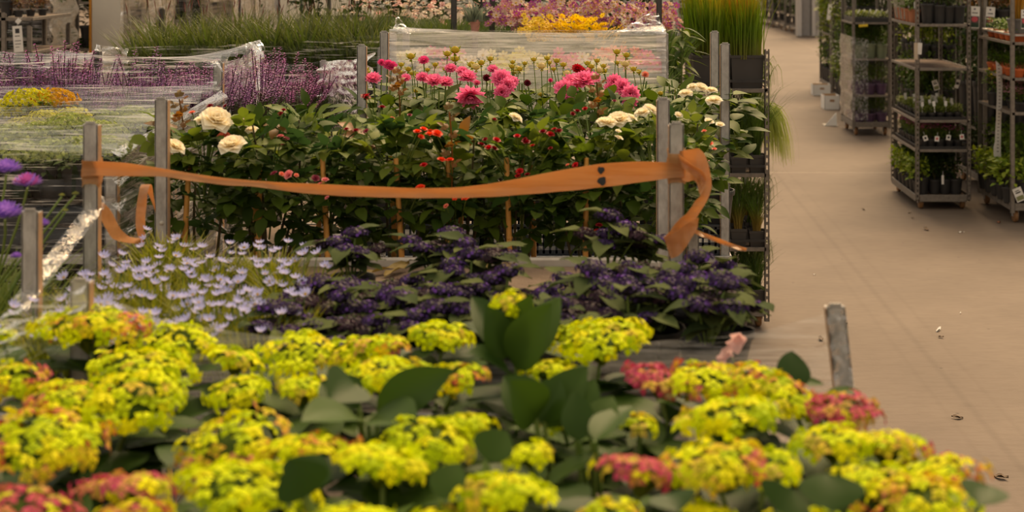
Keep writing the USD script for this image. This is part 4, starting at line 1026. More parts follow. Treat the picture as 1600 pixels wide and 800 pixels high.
# pale netted root balls behind the rose stems
NET = surf('root_net', (0.34, 0.33, 0.30), (0.16, 0.155, 0.145), rough=.8, scale=60)
for k, (px, w, h) in enumerate(((407, 26, 40), (534, 46, 44), (593, 18, 40), (466, 9, 14))):
    Y = 5.3; b = at(px, 420, Y); s = FPX / Y; R = w / s / 2; H = h / s
    t = thing('netted_pot', ['tall pale netted pot behind the rose stems', 'wide pale netted pot behind the rose stems', 'narrow pale netted pot behind the rose stems', 'tiny netted pot among the rose stems'][k], 'pot')
    z1 = at(px, 404 - h, Y)[2]
    v, f = lathe([(.001, 1.101), (R * .9, 1.101), (R, z1 - .3 * H), (R * .85, z1 - .02), (R * .3, z1), (.001, z1 - .01)], 14); obj('root_ball', MB().add(v, f, T(b[0], Y, 0)), NET, t)
    m = MB()
    for q in range(10):
        a = q * .628; v, f = tube([(b[0] + R * 1.01 * math.cos(a), Y + R * 1.01 * math.sin(a), z) for z in (1.11, z1 - .3 * H)], .0012, 3, False); m.add(v, f)
    for z in np.arange(1.2, z1 - .3 * H, .012):
        v, f = tube([(b[0] + R * 1.0 * math.cos(a), Y + R * 1.0 * math.sin(a), z) for a in np.linspace(0, 6.283, 15)], .001, 3, False); m.add(v, f)
    obj('netting', m, CARD, t, kind='stuff')
m = MB(); m.add(*box(-1.22, .3, 5.1, 5.55, 1.085, 1.10)); tt = thing('shelf_trolley', 'low trolley shelf with netted pots between roses and dahlias', 'trolley'); obj('shelf', m, BOARD, tt, smooth=False)
for x in (-1.2, .28):
    for y in (5.12, 5.53): obj('post', post_mesh(x, y, 0, 1.2), STEEL, tt, smooth=False)
# ================================================================ stretch film
def film_mat(name, scale, base=.012, streak=.55, lo=.56, hi=.70, tint=(.97, .975, .98), rough=.08, bump=.45, gl=.55, hz=(.80, .79, .77), turn=0.0, bs=(3.0, 3.0, 30.0)):
    """stretch film: see-through, glossy on its folds, a milky base, with glints painted in as pale streaks"""
    return material(name, {
        'g': ('geometry', {}), 'mp': ('mapping', {'scale': scale, 'rotation': (0.0, turn * .3, turn)}), 'n': ('noise_texture', {'scale': 1.0, 'detail': 3.0, 'roughness': 0.55, 'distortion': 0.8}),
        'mp2': ('mapping', {'scale': bs, 'rotation': (0.0, 0.0, turn)}), 'n2': ('noise_texture', {'scale': 1.0, 'detail': 4.0, 'roughness': 0.6, 'distortion': 0.5}),
        'b': ('bump', {'strength': bump, 'distance': 0.02}), 'f': ('fresnel', {'IOR': 1.45}), 'k': ('math', {'math_type': 'multiply', 'value2': gl}), 'c': ('clamp', {'min': 0.0, 'max': 0.9}),
        't': ('transparent_bsdf', {'color': tint}), 'gl': ('glossy_bsdf', {'roughness': rough, 'color': (1, 1, 1)}), 'm1': ('mix_closure', {}),
        'd': ('diffuse_bsdf', {'color': hz}), 'tr': ('translucent_bsdf', {'color': hz}), 'dm': ('mix_closure', {'fac': 0.5}),
        'hr': ('map_range', {'from_min': lo, 'from_max': hi, 'to_min': base, 'to_max': streak}), 'm2': ('mix_closure', {})},  # noise range that paints highlight streaks into the film colour
        [('g.position', 'mp.vector'), ('mp.vector', 'n.vector'), ('g.position', 'mp2.vector'), ('mp2.vector', 'n2.vector'), ('n2.fac', 'b.height'), ('b.normal', 'gl.normal'), ('b.normal', 'f.normal'), ('f.fac', 'k.value1'), ('k.value', 'c.value'),
         ('c.result', 'm1.fac'), ('t.BSDF', 'm1.closure1'), ('gl.BSDF', 'm1.closure2'), ('d.BSDF', 'dm.closure1'), ('tr.BSDF', 'dm.closure2'), ('n.fac', 'hr.value'), ('hr.result', 'm2.fac'), ('m1.closure', 'm2.closure1'), ('dm.closure', 'm2.closure2')], 'm2.closure')
FILM = film_mat('stretch_film', (6.0, 6.0, 130.0))
FILM_MILKY = film_mat('milky_film', (4.0, 4.0, 90.0), base=.26, streak=.72, lo=.40, hi=.72, gl=.8)
FILM_TOP = film_mat('film_top', (4.0, 26.0, 26.0), base=.03, streak=.50, lo=.54, hi=.70, bump=.5, gl=.16, turn=.22, bs=(5.0, 20.0, 30.0))
FILM_CRUMP = film_mat('crumpled_film', (30.0, 30.0, 30.0), base=.05, streak=.45, lo=.5, hi=.7, bump=1.0, gl=1.0, rough=.06, bs=(24.0, 24.0, 24.0))
FILM_TAN = film_mat('tan_film', (6.0, 6.0, 20.0), base=.18, streak=.65, lo=.42, hi=.68, bump=.7, hz=(.60, .50, .38), gl=.8)

def sheet(A, B, C, D, nu=60, nv=50, amp=.006, fr=26.0, seed=0, top=None, bot=None, cr=0.0, pin=.12):
    """A-B upper edge, C-D lower edge; folds run along the sheet and gather at its ends"""
    A, B, C, D = (np.asarray(q, float) for q in (A, B, C, D))
    u = np.linspace(0, 1, nu)[None, :, None]; v = np.linspace(0, 1, nv)[:, None, None]
    P = (A * (1 - u) + B * u) * (1 - v) + (C * (1 - u) + D * u) * v
    U, V = np.broadcast_to(u[..., 0], (nv, nu)), np.broadcast_to(v[..., 0], (nv, nu))
    if top is not None:
        t = np.interp(u[0, :, 0], np.linspace(0, 1, len(top)), top)
        P[..., 2] += t[None] * (1 - V)
    if bot is not None:
        t = np.interp(u[0, :, 0], np.linspace(0, 1, len(bot)), bot)
        P[..., 2] += t[None] * V
    N = nrm(np.cross(B - A, C - A)); L = np.linalg.norm(B - A)
    q = np.stack([U * L * 2.2 + seed * 9.1, V * fr, np.full_like(U, seed * 1.7)], -1)
    h = (meshkit.fbm(q, 4, seed) - .5) * 2 * amp
    e = np.exp(-np.minimum(U, 1 - U) / pin)
    h += e * amp * 1.6 * np.sin(V * fr * 1.6 + 4 * meshkit.noise(q * .5, seed + 3))
    if cr:
        q2 = P * 26 + seed
        r1 = 1 - np.abs(meshkit.fbm(q2, 3, seed + 9) - .5) * 4
        h += cr * r1
    P = P + N * h[..., None]
    return P.reshape(-1, 3), grid_faces(nv, nu)

def film(label, parts, name='plastic_film'):
    t = thing(name, label, 'plastic film')
    for nm, m, mt in parts:
        obj(nm, m, mt, t)
    return t

# ---- the left row of trolleys
DARKCRATE = surf('dark_crate', (0.012, 0.016, 0.020), (0.022, 0.026, 0.03), rough=.5)
for lab, x0, x1, y0, y1, sh, po in (
    ('steel trolley of sedums wrapped in shiny film, its post seen under the tape', -2.75, -1.30, 4.20, 4.78, (.55, 1.05, 1.46), [(-1.31, 4.21, .09, 1.69, 1), (-2.73, 4.2, .09, 1.69, 1), (-1.31, 4.77, .09, 1.69, -1), (-2.73, 4.77, .09, 1.69, -1)]),
    ('steel trolley of yellow sedums behind the shiny wrapped one', -2.85, -1.32, 4.86, 5.44, (.55, 1.05, 1.46), [(-1.33, 4.87, .09, 1.70, 1), (-2.83, 4.87, .09, 1.70, 1), (-1.33, 5.43, .09, 1.72, -1), (-2.83, 5.43, .09, 1.72, -1)]),
    ('steel trolley of violet sage under film with one pale post', -2.75, -1.32, 5.54, 6.16, (.55, 1.05, 1.50), [(-1.343, 5.56, .09, 1.895, 1), (-2.73, 5.56, .09, 1.75, 1), (-1.35, 6.15, .09, 1.9, -1), (-2.73, 6.15, .09, 1.75, -1)]),
    ('steel trolley of magenta sage with a short dark post', -2.55, -1.16, 6.45, 7.0, (.55, 1.05, 1.50), [(-1.185, 6.86, .09, 1.805, 1), (-2.53, 6.46, .09, 1.7, 1)]),
    ('steel trolley of tall green grasses behind the violet sage', -2.6, -1.10, 8.3, 9.3, (1.45,), [(-1.13, 8.32, .09, 1.78, 1), (-2.57, 8.32, .09, 1.75, 1), (-1.13, 9.28, .09, 1.78, -1), (-2.57, 9.28, .09, 1.75, -1)]),
    ('steel trolley at the side under the purple scabious', -2.6, -1.22, 3.05, 3.66, (1.34,), [(-1.24, 3.07, .09, 1.36, 1), (-2.58, 3.07, .09, 1.36, 1), (-1.24, 3.65, .09, 1.36, -1), (-2.58, 3.65, .09, 1.36, -1)])):
    trolley('plant_trolley', lab, x0, x1, y0, y1, sh, post=po)
# dark crates of pots on the lower shelves seen through the film
k = 0
for y0, zz in ((4.24, (1.462, 1.052)), (4.90, (1.462, 1.052)), (5.58, (1.052,))):
    for z in zz:
        for x0 in (-2.70, -2.24, -1.78):
            k += 1
            w = .44
            t = thing('plant_crate', f"black crate of pots, {['left', 'middle', 'right'][int(round((x0 + 2.7) / .46))]} on the {'upper' if z > 1.2 else 'lower'} shelf of the {['scabious', 'wrapped sedum', 'yellow sedum', 'violet sage'][min(3, int((y0 - 3) / .8))]} trolley", 'crate', group='black crates inside the film row')
            m = MB(); m.add(*box(x0, x0 + w, y0, y0 + .5, z, z + .115, .006)); m.add(*box(x0 - .005, x0 + w + .005, y0 - .005, y0 + .505, z + .105, z + .118, .004)); obj('body', m, DARKCRATE, t, smooth=False)
            r = np.random.RandomState(k)
            m = MB()
            for q in range(12):
                px_, py_ = x0 + .055 + (q % 4) * .11, y0 + .085 + (q // 4) * .165
                v, f = pot_mesh(.045, .08, 10); m.add(v, f, T(px_, py_, z + .118))
            obj('pots', m, POT, t, kind='stuff')
            m = blades(230, .24, .12 if z > 1.2 else .30, .028, r, (.016, .032, .011), spread=.2, x0=x0 + .22, y0=y0 + .25, base=z + .15, seg=3); obj('foliage', m, FINE_LEAF, t, tint=True, kind='stuff')

# ---- sedums
def make_sedum(name, label, seed, grp, R, col, rim):
    r = np.random.RandomState(seed); t = thing(name, label, 'sedum', group=grp)
    v, f = pot_mesh(.06, .09); obj('pot', (v, f), POT, t)
    m = MB(); n = 150
    d, th = fib_dome(n, 1.5)
    for i in range(n):
        p = d[i] * [R, R, R * .6] * r.uniform(.85, 1.1) + [0, 0, .11]
        c = np.asarray(col) * r.uniform(.6, 1.25); k = max(0, th[i] - .7) * r.rand()
        c = c * (1 - k) + np.asarray(rim) * k
        m.add(*floret_fan(6, .009, .5), frame(np.cross(d[i], r.normal(0, 1, 3)), d[i] + r.normal(0, .3, 3), p), c)
    obj('flower_dome', m, PETAL, t, tint=True)
    m = MB()
    for i in range(60):
        a = r.rand() * 6.283; el = r.uniform(-.2, .6)
        v, f = leaf(.035, .016, 4, 3, fold=.2, droop=.2)
        m.add(v, f, frame((math.cos(a) * math.cos(el), math.sin(a) * math.cos(el), math.sin(el)), (0, 0, 1), (R * .8 * math.cos(a), R * .8 * math.sin(a), r.uniform(.08, .12))), np.array((.10, .15, .05)) * r.uniform(.6, 1.3))
    obj('foliage', m, FINE_LEAF, t, tint=True, kind='stuff')
    return t
YS, OS, PALE = (.50, .48, .02), (.62, .34, .03), (.30, .36, .10)
protoS = {}
for n_, (px, py, R, kind, Y, lab) in enumerate((
    (5, 160, .065, 'y', 5.0, 'yellow sedum mound at the picture edge, uncovered by film'), (46, 152, .085, 'y', 5.05, 'large yellow sedum mound beside an orange one'), (84, 148, .08, 'o', 5.1, 'orange-tinged sedum mound, the only one of its colour'),
    (68, 166, .06, 'y', 4.92, 'yellow sedum mound in front of the orange-tinged one'), (35, 168, .05, 'y', 4.92, 'small yellow sedum mound in front of the large one'), (112, 162, .06, 'y', 5.0, 'yellow sedum mound half under film, right of the orange one'),
    (20, 205, .08, 'p', 4.62, 'pale sedum under film nearest the picture edge'), (62, 202, .08, 'p', 4.62, 'pale sedum under film, second from the picture edge'), (110, 188, .08, 'p', 4.66, 'pale sedum under film, behind the tape knot'), (158, 196, .075, 'p', 4.66, 'pale sedum under film above the short tape tail'),
    (205, 184, .075, 'p', 4.95, 'pale sedum under film between the two tall tape posts'), (240, 172, .07, 'p', 5.1, 'pale sedum under film close to the roses'), (30, 232, .08, 'p', 4.36, 'pale sedum at the fold of the film, by the scabious'), (78, 230, .08, 'p', 4.36, 'pale sedum at the fold of the film, before the tape post'), (125, 226, .08, 'p', 4.34, 'pale sedum at the fold of the film, behind the tape post'), (170, 216, .07, 'p', 4.4, 'pale sedum at the corner of the shiny film'),
    (160, 166, .06, 'p', 5.2, 'pale sedum under film in front of the violet sage'), (205, 160, .06, 'p', 5.3, 'pale sedum under film beside the violet sage'))):
    b = at(px, py, Y); z = b[2] - .11 - R * .4
    if kind not in protoS:
        t = protoS[kind] = make_sedum('sedum', lab, n_, 'sedum mounds on the film row', .08, *{'y': (YS, (.45, .42, .02)), 'o': (OS, (.5, .16, .03)), 'p': (PALE, (.40, .42, .2))}[kind])
        UsdGeom.Xformable(t).GetOrderedXformOps()[0].Set(Gf.Vec3d(b[0], b[1], z)); UsdGeom.Xformable(t).GetOrderedXformOps()[2].Set(Gf.Vec3f(R / .08, R / .08, R / .08))
    else:
        dup(protoS[kind], lab, (b[0], b[1], z), (0, 0, n_ * 50), (R / .08,) * 3)

# ---- sage: spikes of small florets
def make_sage(name, label, seed, grp, c1, c2, h=.30, n=24, R=.09):
    r = np.random.RandomState(seed); t = thing(name, label, 'sage', group=grp)
    v, f = pot_mesh(.06, .09); obj('pot', (v, f), POT, t)
    obj('foliage', blades(120, R * .9, h * .55, .014, r, (.06, .10, .03), spread=.5, base=.08, seg=4), FINE_LEAF, t, tint=True, kind='stuff')
    for k in range(n):
        a = k * 2.4; q = R * math.sqrt((k + .5) / n)
        b = np.array([q * math.cos(a) * .5, q * math.sin(a) * .5, .08]); e = np.array([q * math.cos(a) * 1.5 + r.normal(0, .02), q * math.sin(a) * 1.5 + r.normal(0, .02), .08 + h * r.uniform(.6, 1.05)])
        m = MB(); p = curve(b, e, (0, 0, .02), 6)
        v, f = tube(p, .0018, 4, False); m.add(v, f, None, (.12, .08, .06))
        for i in range(24):
            s = .68 + .32 * i / 23; o = p[0] * 0 + b * (1 - s) + e * s; an = i * 2.4
            dv = np.array([math.cos(an), math.sin(an), .5])
            c = np.asarray(c1) + (np.asarray(c2) - np.asarray(c1)) * r.rand()
            v, f = leaf(.013 * (1.35 - .9 * (s - .68)), .010, 3, 3, fold=.3, droop=.2); m.add(v, f, frame(dv, (0, 0, 1), o), c)
        obj('flower_spike', m, PETAL, t, tint=True)
    return t
vio, mag = ((.16, .06, .24), (.34, .13, .34)), ((.34, .07, .26), (.42, .16, .42))
sv = make_sage('sage_plant', 'violet sage plant standing out above the film edge', 3, 'violet sage under the film', *vio)
UsdGeom.Xformable(sv).GetOrderedXformOps()[0].Set(Gf.Vec3d(*at(105, 160, 5.62)[:2], 1.505))
i = 0
for row, Y in enumerate((5.66, 5.82, 5.98)):
    for c in range(6):
        X = -2.5 + c * .22 + .06 * row
        i += 1
        dup(sv, f"violet sage plant under film, {ORD[c]} in {['the front', 'the middle', 'the back'][row]} row", (X, Y, 1.505), (rnd.uniform(-8, 8), rnd.uniform(-8, 8), rnd.uniform(0, 360)), (1, 1, rnd.uniform(.8, 1.05)), 'violet sage under the film')
sm = make_sage('sage_plant', 'magenta sage plant whose spike sticks out above the film by the column', 4, 'magenta sage plants', *mag, h=.36)
UsdGeom.Xformable(sm).GetOrderedXformOps()[0].Set(Gf.Vec3d(*at(98, 160, 5.74)[:2], 1.51))
for row, Y in enumerate((6.52, 6.66, 6.8)):
    for c in range(4):
        dup(sm, f"magenta sage plant by the dahlias, {ORD[c]} in {['the front', 'the middle', 'the back'][row]} row", (-1.84 + c * .19 + .04 * row, Y, 1.505), (rnd.uniform(-6, 6), 0, rnd.uniform(0, 360)), (1, 1, rnd.uniform(.55, .78)), 'magenta sage plants')

# ---- scabious at the picture edge
SCAB = ((.22, .12, .50), (.36, .20, .62))
t = thing('scabious', 'purple scabious with round flower heads beside the short rounded post', 'scabious')
bx, by = -1.36, 3.42
v, f = pot_mesh(.07, .10); obj('pot', MB().add(v, f, T(bx, by, 1.343)), POT, t)
r = np.random.RandomState(77)
obj('foliage', blades(420, .16, .24, .007, r, (.12, .17, .035), (.22, .24, .06), spread=.6, x0=bx + .02, y0=by - .02, base=1.40, lean=.5), FINE_LEAF, t, tint=True, kind='stuff')
for n_, (px, py, w, Y, k) in enumerate(((10, 268, 48, 3.45, 0), (43, 289, 46, 3.36, 1), (8, 338, 58, 3.28, 0), (64, 352, 28, 3.4, 0), (26, 402, 20, 3.3, 0), (97, 306, 11, 3.5, 2), (118, 304, 13, 3.5, 2), (102, 330, 12, 3.45, 2))):
    p = at(px, py, Y); R = w / (FPX / Y) / 2 * 1.05; m = MB(); d, th = fib_dome(70 if k < 2 else 24, 1.75)
    for i in range(len(d)):
        c = np.asarray(SCAB[0]) + (np.asarray(SCAB[1]) - SCAB[0]) * r.rand()
        if k == 1 and r.rand() < .5: c = np.array((.40, .10, .34))
        if k == 2: c = np.array((.22, .24, .06))
        v, f = leaf(R * .62, R * .34, 4, 3, fold=.2, droop=-.2, peak=.65)
        m.add(v, f, frame(d[i] * [1, 1, .6] + [0, 0, .25], (0, 0, 1), p + d[i] * [R * .45, R * .45, R * .22]), c)
    obj('flower_head', m, PETAL, t, tint=True)
    obj('flower_stem', tube(curve(p - [0, 0, R * .2], (bx + r.uniform(-.04, .04), by, 1.44), (.02, 0, .03), 7), [.0028] * 7, 5), GREEN_STEM, t)

# ---- film of the left row
zt = 1.765
film('large glossy film wrapped around the sedum trolleys at the left', [
    ('top_sheet', sheet((-2.9, 5.48, 1.80), (-1.31, 5.46, 1.80), (-2.9, 4.17, zt), (-1.285, 4.17, zt - .01), 110, 80, .010, 30, 1, top=[0, .01, .02, .02]), FILM_TOP),
    ('front_sheet', sheet((-2.9, 4.17, zt), (-1.285, 4.17, zt - .01), (-2.9, 4.175, .9), (-1.285, 4.175, .9), 80, 100, .008, 46, 2), FILM),
    ('side_sheet', sheet((-1.285, 4.17, zt - .01), (-1.30, 5.48, 1.80), (-1.285, 4.18, .9), (-1.30, 5.47, .9), 90, 100, .008, 46, 3), FILM)])
film('film stretched over the violet sage between its pale post and the column', [
    ('front_sheet', sheet((-1.93, 5.51, 1.935), (-1.335, 5.51, 1.90), (-1.93, 5.52, 1.45), (-1.325, 5.52, 1.45), 70, 60, .007, 30, 4, top=[0, -.02, -.02, -.012, 0]), FILM),
    ('side_sheet', sheet((-1.325, 5.51, 1.90), (-1.325, 6.20, 1.925), (-1.32, 5.52, 1.2), (-1.315, 6.2, 1.2), 50, 60, .012, 22, 5, top=[0, -.02, -.03, 0], cr=.006), FILM),
    ('top_sheet', sheet((-2.0, 6.18, 1.86), (-1.325, 6.2, 1.925), (-1.93, 5.51, 1.935), (-1.335, 5.51, 1.90), 60, 40, .010, 20, 6, top=[0, -.03, -.03, 0]), FILM_TOP),
    ('gathered_corner', sheet((-1.36, 6.14, 1.93), (-1.315, 6.215, 1.94), (-1.45, 5.9, 1.60), (-1.31, 6.22, 1.55), 24, 40, .01, 10, 7, cr=.012), FILM_CRUMP)])
film('low film sheet left of the violet sage at the picture edge', [
    ('front_sheet', sheet((-2.95, 5.53, 1.90), (-1.94, 5.53, 1.885), (-2.95, 5.52, 1.5), (-1.94, 5.52, 1.5), 60, 40, .008, 20, 8), FILM),
    ('top_sheet', sheet((-2.95, 6.4, 1.88), (-1.94, 6.3, 1.87), (-2.95, 5.53, 1.90), (-1.94, 5.53, 1.885), 50, 30, .012, 14, 9), FILM_TOP)])
film('film sheet across the magenta sage ending at the dahlia posts', [
    ('front_sheet', sheet((-1.95, 6.42, 1.86), (-1.19, 6.44, 1.82), (-1.95, 6.42, 1.40), (-1.19, 6.44, 1.40), 50, 50, .007, 26, 10), FILM),
    ('crumpled_end', sheet((-1.20, 6.84, 1.80), (-.90, 6.30, 1.87), (-1.20, 6.84, 1.50), (-.93, 6.30, 1.56), 40, 50, .014, 18, 11, top=[0, .0, -.01, .01], cr=.010), FILM_CRUMP)])
film('film band around the tall green grasses', [
    ('front_sheet', sheet((-2.62, 8.26, 1.772), (-1.0, 8.26, 1.855), (-2.62, 8.27, 1.35), (-1.0, 8.27, 1.35), 90, 50, .006, 30, 12, top=[0, -.005, -.015, -.02, -.01, 0]), FILM),
    ('crumpled_end', sheet((-2.66, 8.26, 1.79), (-2.48, 8.25, 1.77), (-2.65, 8.27, 1.60), (-2.48, 8.26, 1.62), 24, 24, .01, 10, 13, cr=.012), FILM_CRUMP)])
fz = 1.905
film('milky film wrapped around the trolley behind the dahlias, peaked at both ends', [
    ('front_sheet', sheet((-.995, 7.66, fz), (.385, 7.66, fz - .01), (-.995, 7.67, 1.45), (.385, 7.67, 1.45), 90, 70, .006, 40, 14, top=[.0, .005, -.01, -.012, -.012, -.005, .01]), FILM_MILKY),
    ('side_sheet', sheet((.385, 7.66, fz), (.40, 8.3, fz), (.395, 7.67, 1.40), (.41, 8.3, 1.40), 30, 60, .006, 30, 15), FILM_MILKY),
    ('top_sheet', sheet((-1.0, 8.3, 1.87), (.40, 8.3, 1.89), (-.995, 7.66, fz), (.385, 7.66, fz - .01), 70, 30, .008, 14, 16, top=[0, -.03, -.05, -.03, 0]), FILM_TOP),
    ('peak', sheet(at(619, 27, 7.68), at(623, 26, 7.68), at(612, 52, 7.66), at(642, 52, 7.66), 20, 24, .006, 8, 17, cr=.008), FILM_CRUMP),
    ('peak', sheet(at(1014, 20, 7.7), at(1029, 20, 7.7), at(960, 52, 7.66), at(1037, 52, 7.66), 40, 24, .008, 10, 18, cr=.008), FILM_CRUMP)])
# film at the back of the hydrangea trolley
film('thin film along the back of the hydrangea trolley', [
    ('rear_sheet', sheet((-.93, 2.79, 1.69), (.44, 2.79, 1.64), (-.93, 2.795, 1.22), (.47, 2.795, 1.22), 100, 50, .004, 24, 19, top=[0, -.055, -.075, -.085, -.09, -.09, -.085, -.06, -.045, 0]), film_mat('thin_film', (3, 3, 80), base=.05, streak=.22, lo=.45)),
    ('side_sheet', sheet((-.955, 2.78, 1.69), (-.99, 2.10, 1.52), (-.945, 2.79, 1.22), (-.98, 2.1, 1.22), 50, 40, .006, 18, 20), FILM)])
film('crumpled film strip slanting down from the tall tape post to the edge', [
    ('strip', sheet(at(154, 296, 3.60), at(170, 316, 3.59), at(18, 470, 3.12), at(44, 484, 3.09), 24, 80, .005, 8, 21, cr=.006), film_mat('strip_film', (40, 40, 22), base=.04, streak=.7, lo=.52, hi=.66, bump=1.0, gl=.2, bs=(24.0, 24.0, 24.0)))])
film('film corner draped over the rear post of the hydrangea trolley', [
    ('drape', sheet(at(0, 492, 2.74), at(133, 443, 2.725), at(0, 560, 2.70), at(128, 540, 2.70), 50, 36, .006, 14, 22, top=[0, .01, .0], cr=.003), FILM)])
film('silvery film scrap wound over the tip of the leaning post', [
    ('scrap', sheet(at(1292, 485, 2.752), at(1322, 487, 2.752), at(1306, 625, 2.752), at(1338, 630, 2.752), 20, 44, .003, 12, 23, cr=.006), FILM_CRUMP)])
t = thing('sweet_pea_bloom', 'single pale pink ruffled bloom caught on the film by the heliotropes', 'flower')
m = MB(); q = np.random.RandomState(3)
for k, (px, py, s) in enumerate(((1134, 536, .024), (1148, 540, .022), (1146, 556, .02), (1136, 556, .016), (1128, 545, .014))):
    v, f = leaf(s * 1.5, s * 1.5, 7, 5, fold=.2, droop=-.3, wave=.14, peak=.65, seed=k)
    a = k * 1.25; m = MB().add(v, f, frame((math.cos(a), -.3, math.sin(a)), (0, -1, .3), at(px, py, 2.80)), np.array((.70, .45, .42)) * q.uniform(.9, 1.1))
    obj('petal', m, PETAL, t, tint=True)
obj('stem', tube(curve(at(1140, 550, 2.88), at(1138, 600, 2.88), (.01, 0, 0), 5), .0015, 5), GREEN_STEM, t)

# ================================================================ behind the film: grasses, cosmos, asters
def make_grass(name, label, seed, grp, h=.45, n=150, R=.07, col=(.10, .17, .02), tip=(.22, .22, .06), seeds=0, w=.006, pot=(.075, .12), potmat=None, tipstart=.55, lean=.3, spread=.5, cat='grass plant'):
    r = np.random.RandomState(seed); t = thing(name, label, cat, group=grp)
    v, f = pot_mesh(*pot); obj('pot', (v, f), potmat or POT, t)
    flat_soil(t, pot[1] - .015, pot[0] * .94)
    obj('blades', blades(n, R, h, w, r, col, tip, spread=spread, base=pot[1] - .01, tipstart=tipstart, lean=lean, seg=5), FINE_LEAF, t, tint=True, kind='stuff')
    if seeds:
        m = MB()
        for k in range(seeds):
            a = r.rand() * 6.28; q = R * r.rand(); hh = h * r.uniform(.95, 1.3)
            e = np.array([(q + h * .25 * r.rand()) * math.cos(a), (q + h * .25 * r.rand()) * math.sin(a), pot[1] + hh])
            p = curve((q * .6 * math.cos(a), q * .6 * math.sin(a), pot[1]), e, (0, 0, .03), 6)
            v, f = tube(p, .0011, 3, False); m.add(v, f, None, (.2, .2, .06))
            v, f = tube(curve(p[-1] - (p[-1] - p[-2]) * .3, e + nrm(e - p[-2]) * .05, (0, 0, 0), 5), [.0008, .0025, .003, .002, .0006], 4); m.add(v, f, None, np.array((.20, .08, .06)) * r.uniform(.7, 1.4))
        obj('seed_heads', m, FINE_LEAF, t, tint=True, kind='stuff')
    return t
gg = make_grass('fountain_grass', 'fountain grass plant at the film corner nearest the column', 21, 'fountain grasses in the film band', h=.36, n=120, R=.085, seeds=3, w=.013, col=(.055, .088, .014), tip=(.15, .16, .045), lean=.55)
UsdGeom.Xformable(gg).GetOrderedXformOps()[0].Set(Gf.Vec3d(-2.45, 8.45, 1.452))
i = 0
for row, Y in enumerate((8.42, 8.65, 8.9, 9.15)):
    for c in range(8):
        if row == 0 and c == 0: continue
        dup(gg, f"fountain grass plant, {ORD[c]} in {['the front', 'the second', 'the third', 'the rear'][row]} row", (-2.47 + c * .185 + .04 * (row % 2), Y, 1.452), (rnd.uniform(-5, 5), rnd.uniform(-5, 5), rnd.uniform(0, 360)), (1, 1, rnd.uniform(.85, 1.2) + .10 * (c > 3)), 'fountain grasses in the film band')

def make_cosmos(name, label, seed, grp, cols, h=.34, n=20, fr=.017, fol=(.08, .14, .03), pot=(.06, .09), potmat=None, cat='flowering plant', R=.10, disc=(.6, .42, .03), face=1.1):
    r = np.random.RandomState(seed); t = thing(name, label, cat, group=grp)
    v, f = pot_mesh(*pot); obj('pot', (v, f), potmat or POT, t)
    obj('foliage', blades(260, R * .9, h * .86, .010, r, fol, spread=.35, base=pot[1] - .01, seg=4), FINE_LEAF, t, tint=True, kind='stuff')
    for k in range(n):
        a = k * 2.4; q = R * math.sqrt((k + .5) / n)
        p = np.array([q * math.cos(a), q * math.sin(a), pot[1] + h * r.uniform(.7, 1.05)])
        c0 = np.asarray(cols[r.randint(len(cols))]); m = MB()
        for j in range(7):
            v, f = leaf(fr, fr * .62, 4, 3, fold=.1, droop=-.15, peak=.65); m.add(v, f, Rz(j * .8976) @ T(0, fr * .12, 0), c0 * r.uniform(.85, 1.15))
        v, f = lathe([(fr * .3, 0), (fr * .2, fr * .2), (.0001, fr * .25)], 6); m.add(v, f, None, disc)
        v, f, c = m.arr()
        obj('flower', MB().add(v, f, frame((1, r.normal(0, .2), 0), (r.normal(0, .5), -face + r.normal(0, .4), .8), p), c), PETAL, t, tint=True)
    return t
trolley('plant_trolley', 'steel trolley of pink cosmos and yellow asters behind the milky film', -.62, .47, 8.6, 9.5, (1.42,), ztop=1.5)
PINKS = ((.40, .12, .24), (.32, .08, .22), (.55, .40, .32), (.26, .05, .20), (.50, .18, .22), (.5, .34, .2))
cs = make_cosmos('cosmos', 'pink cosmos plant by the dark post', 31, 'pink cosmos behind the milky film', PINKS, h=.50, n=34, fr=.024)
UsdGeom.Xformable(cs).GetOrderedXformOps()[0].Set(Gf.Vec3d(-.5, 8.9, 1.422))
for row, Y in enumerate((8.95, 9.15, 9.35)):
    for c in range(7):
        if row == 0 and c == 0: continue
        dup(cs, f"pink cosmos plant, {ORD[c]} in {['the front', 'the middle', 'the rear'][row]} row behind the milky film", (-.52 + c * .155 + .03 * row, Y, 1.422), (rnd.uniform(-4, 4), rnd.uniform(-4, 4), rnd.uniform(0, 360)), (1, 1, rnd.uniform(.85, 1.0)), 'pink cosmos behind the milky film')
ys_ = make_cosmos('yellow_aster', 'yellow aster plant, first of five behind the milky film', 32, 'yellow asters behind the milky film', ((.78, .52, .02), (.80, .58, .03)), h=.40, n=66, fr=.017, disc=(.5, .3, .02))
for c in range(5):
    loc = (at(838 + c * 27 + (8 if c == 4 else 0), 0, 8.72)[0], 8.72, 1.422)
    if c == 0: UsdGeom.Xformable(ys_).GetOrderedXformOps()[0].Set(Gf.Vec3d(*loc))
    else: dup(ys_, f"yellow aster plant, {['first', 'second', 'third', 'fourth', 'fifth'][c]} of five behind the milky film", loc, (0, 0, c * 70), (1, 1, 1 - .06 * (c == 4)), 'yellow asters behind the milky film')
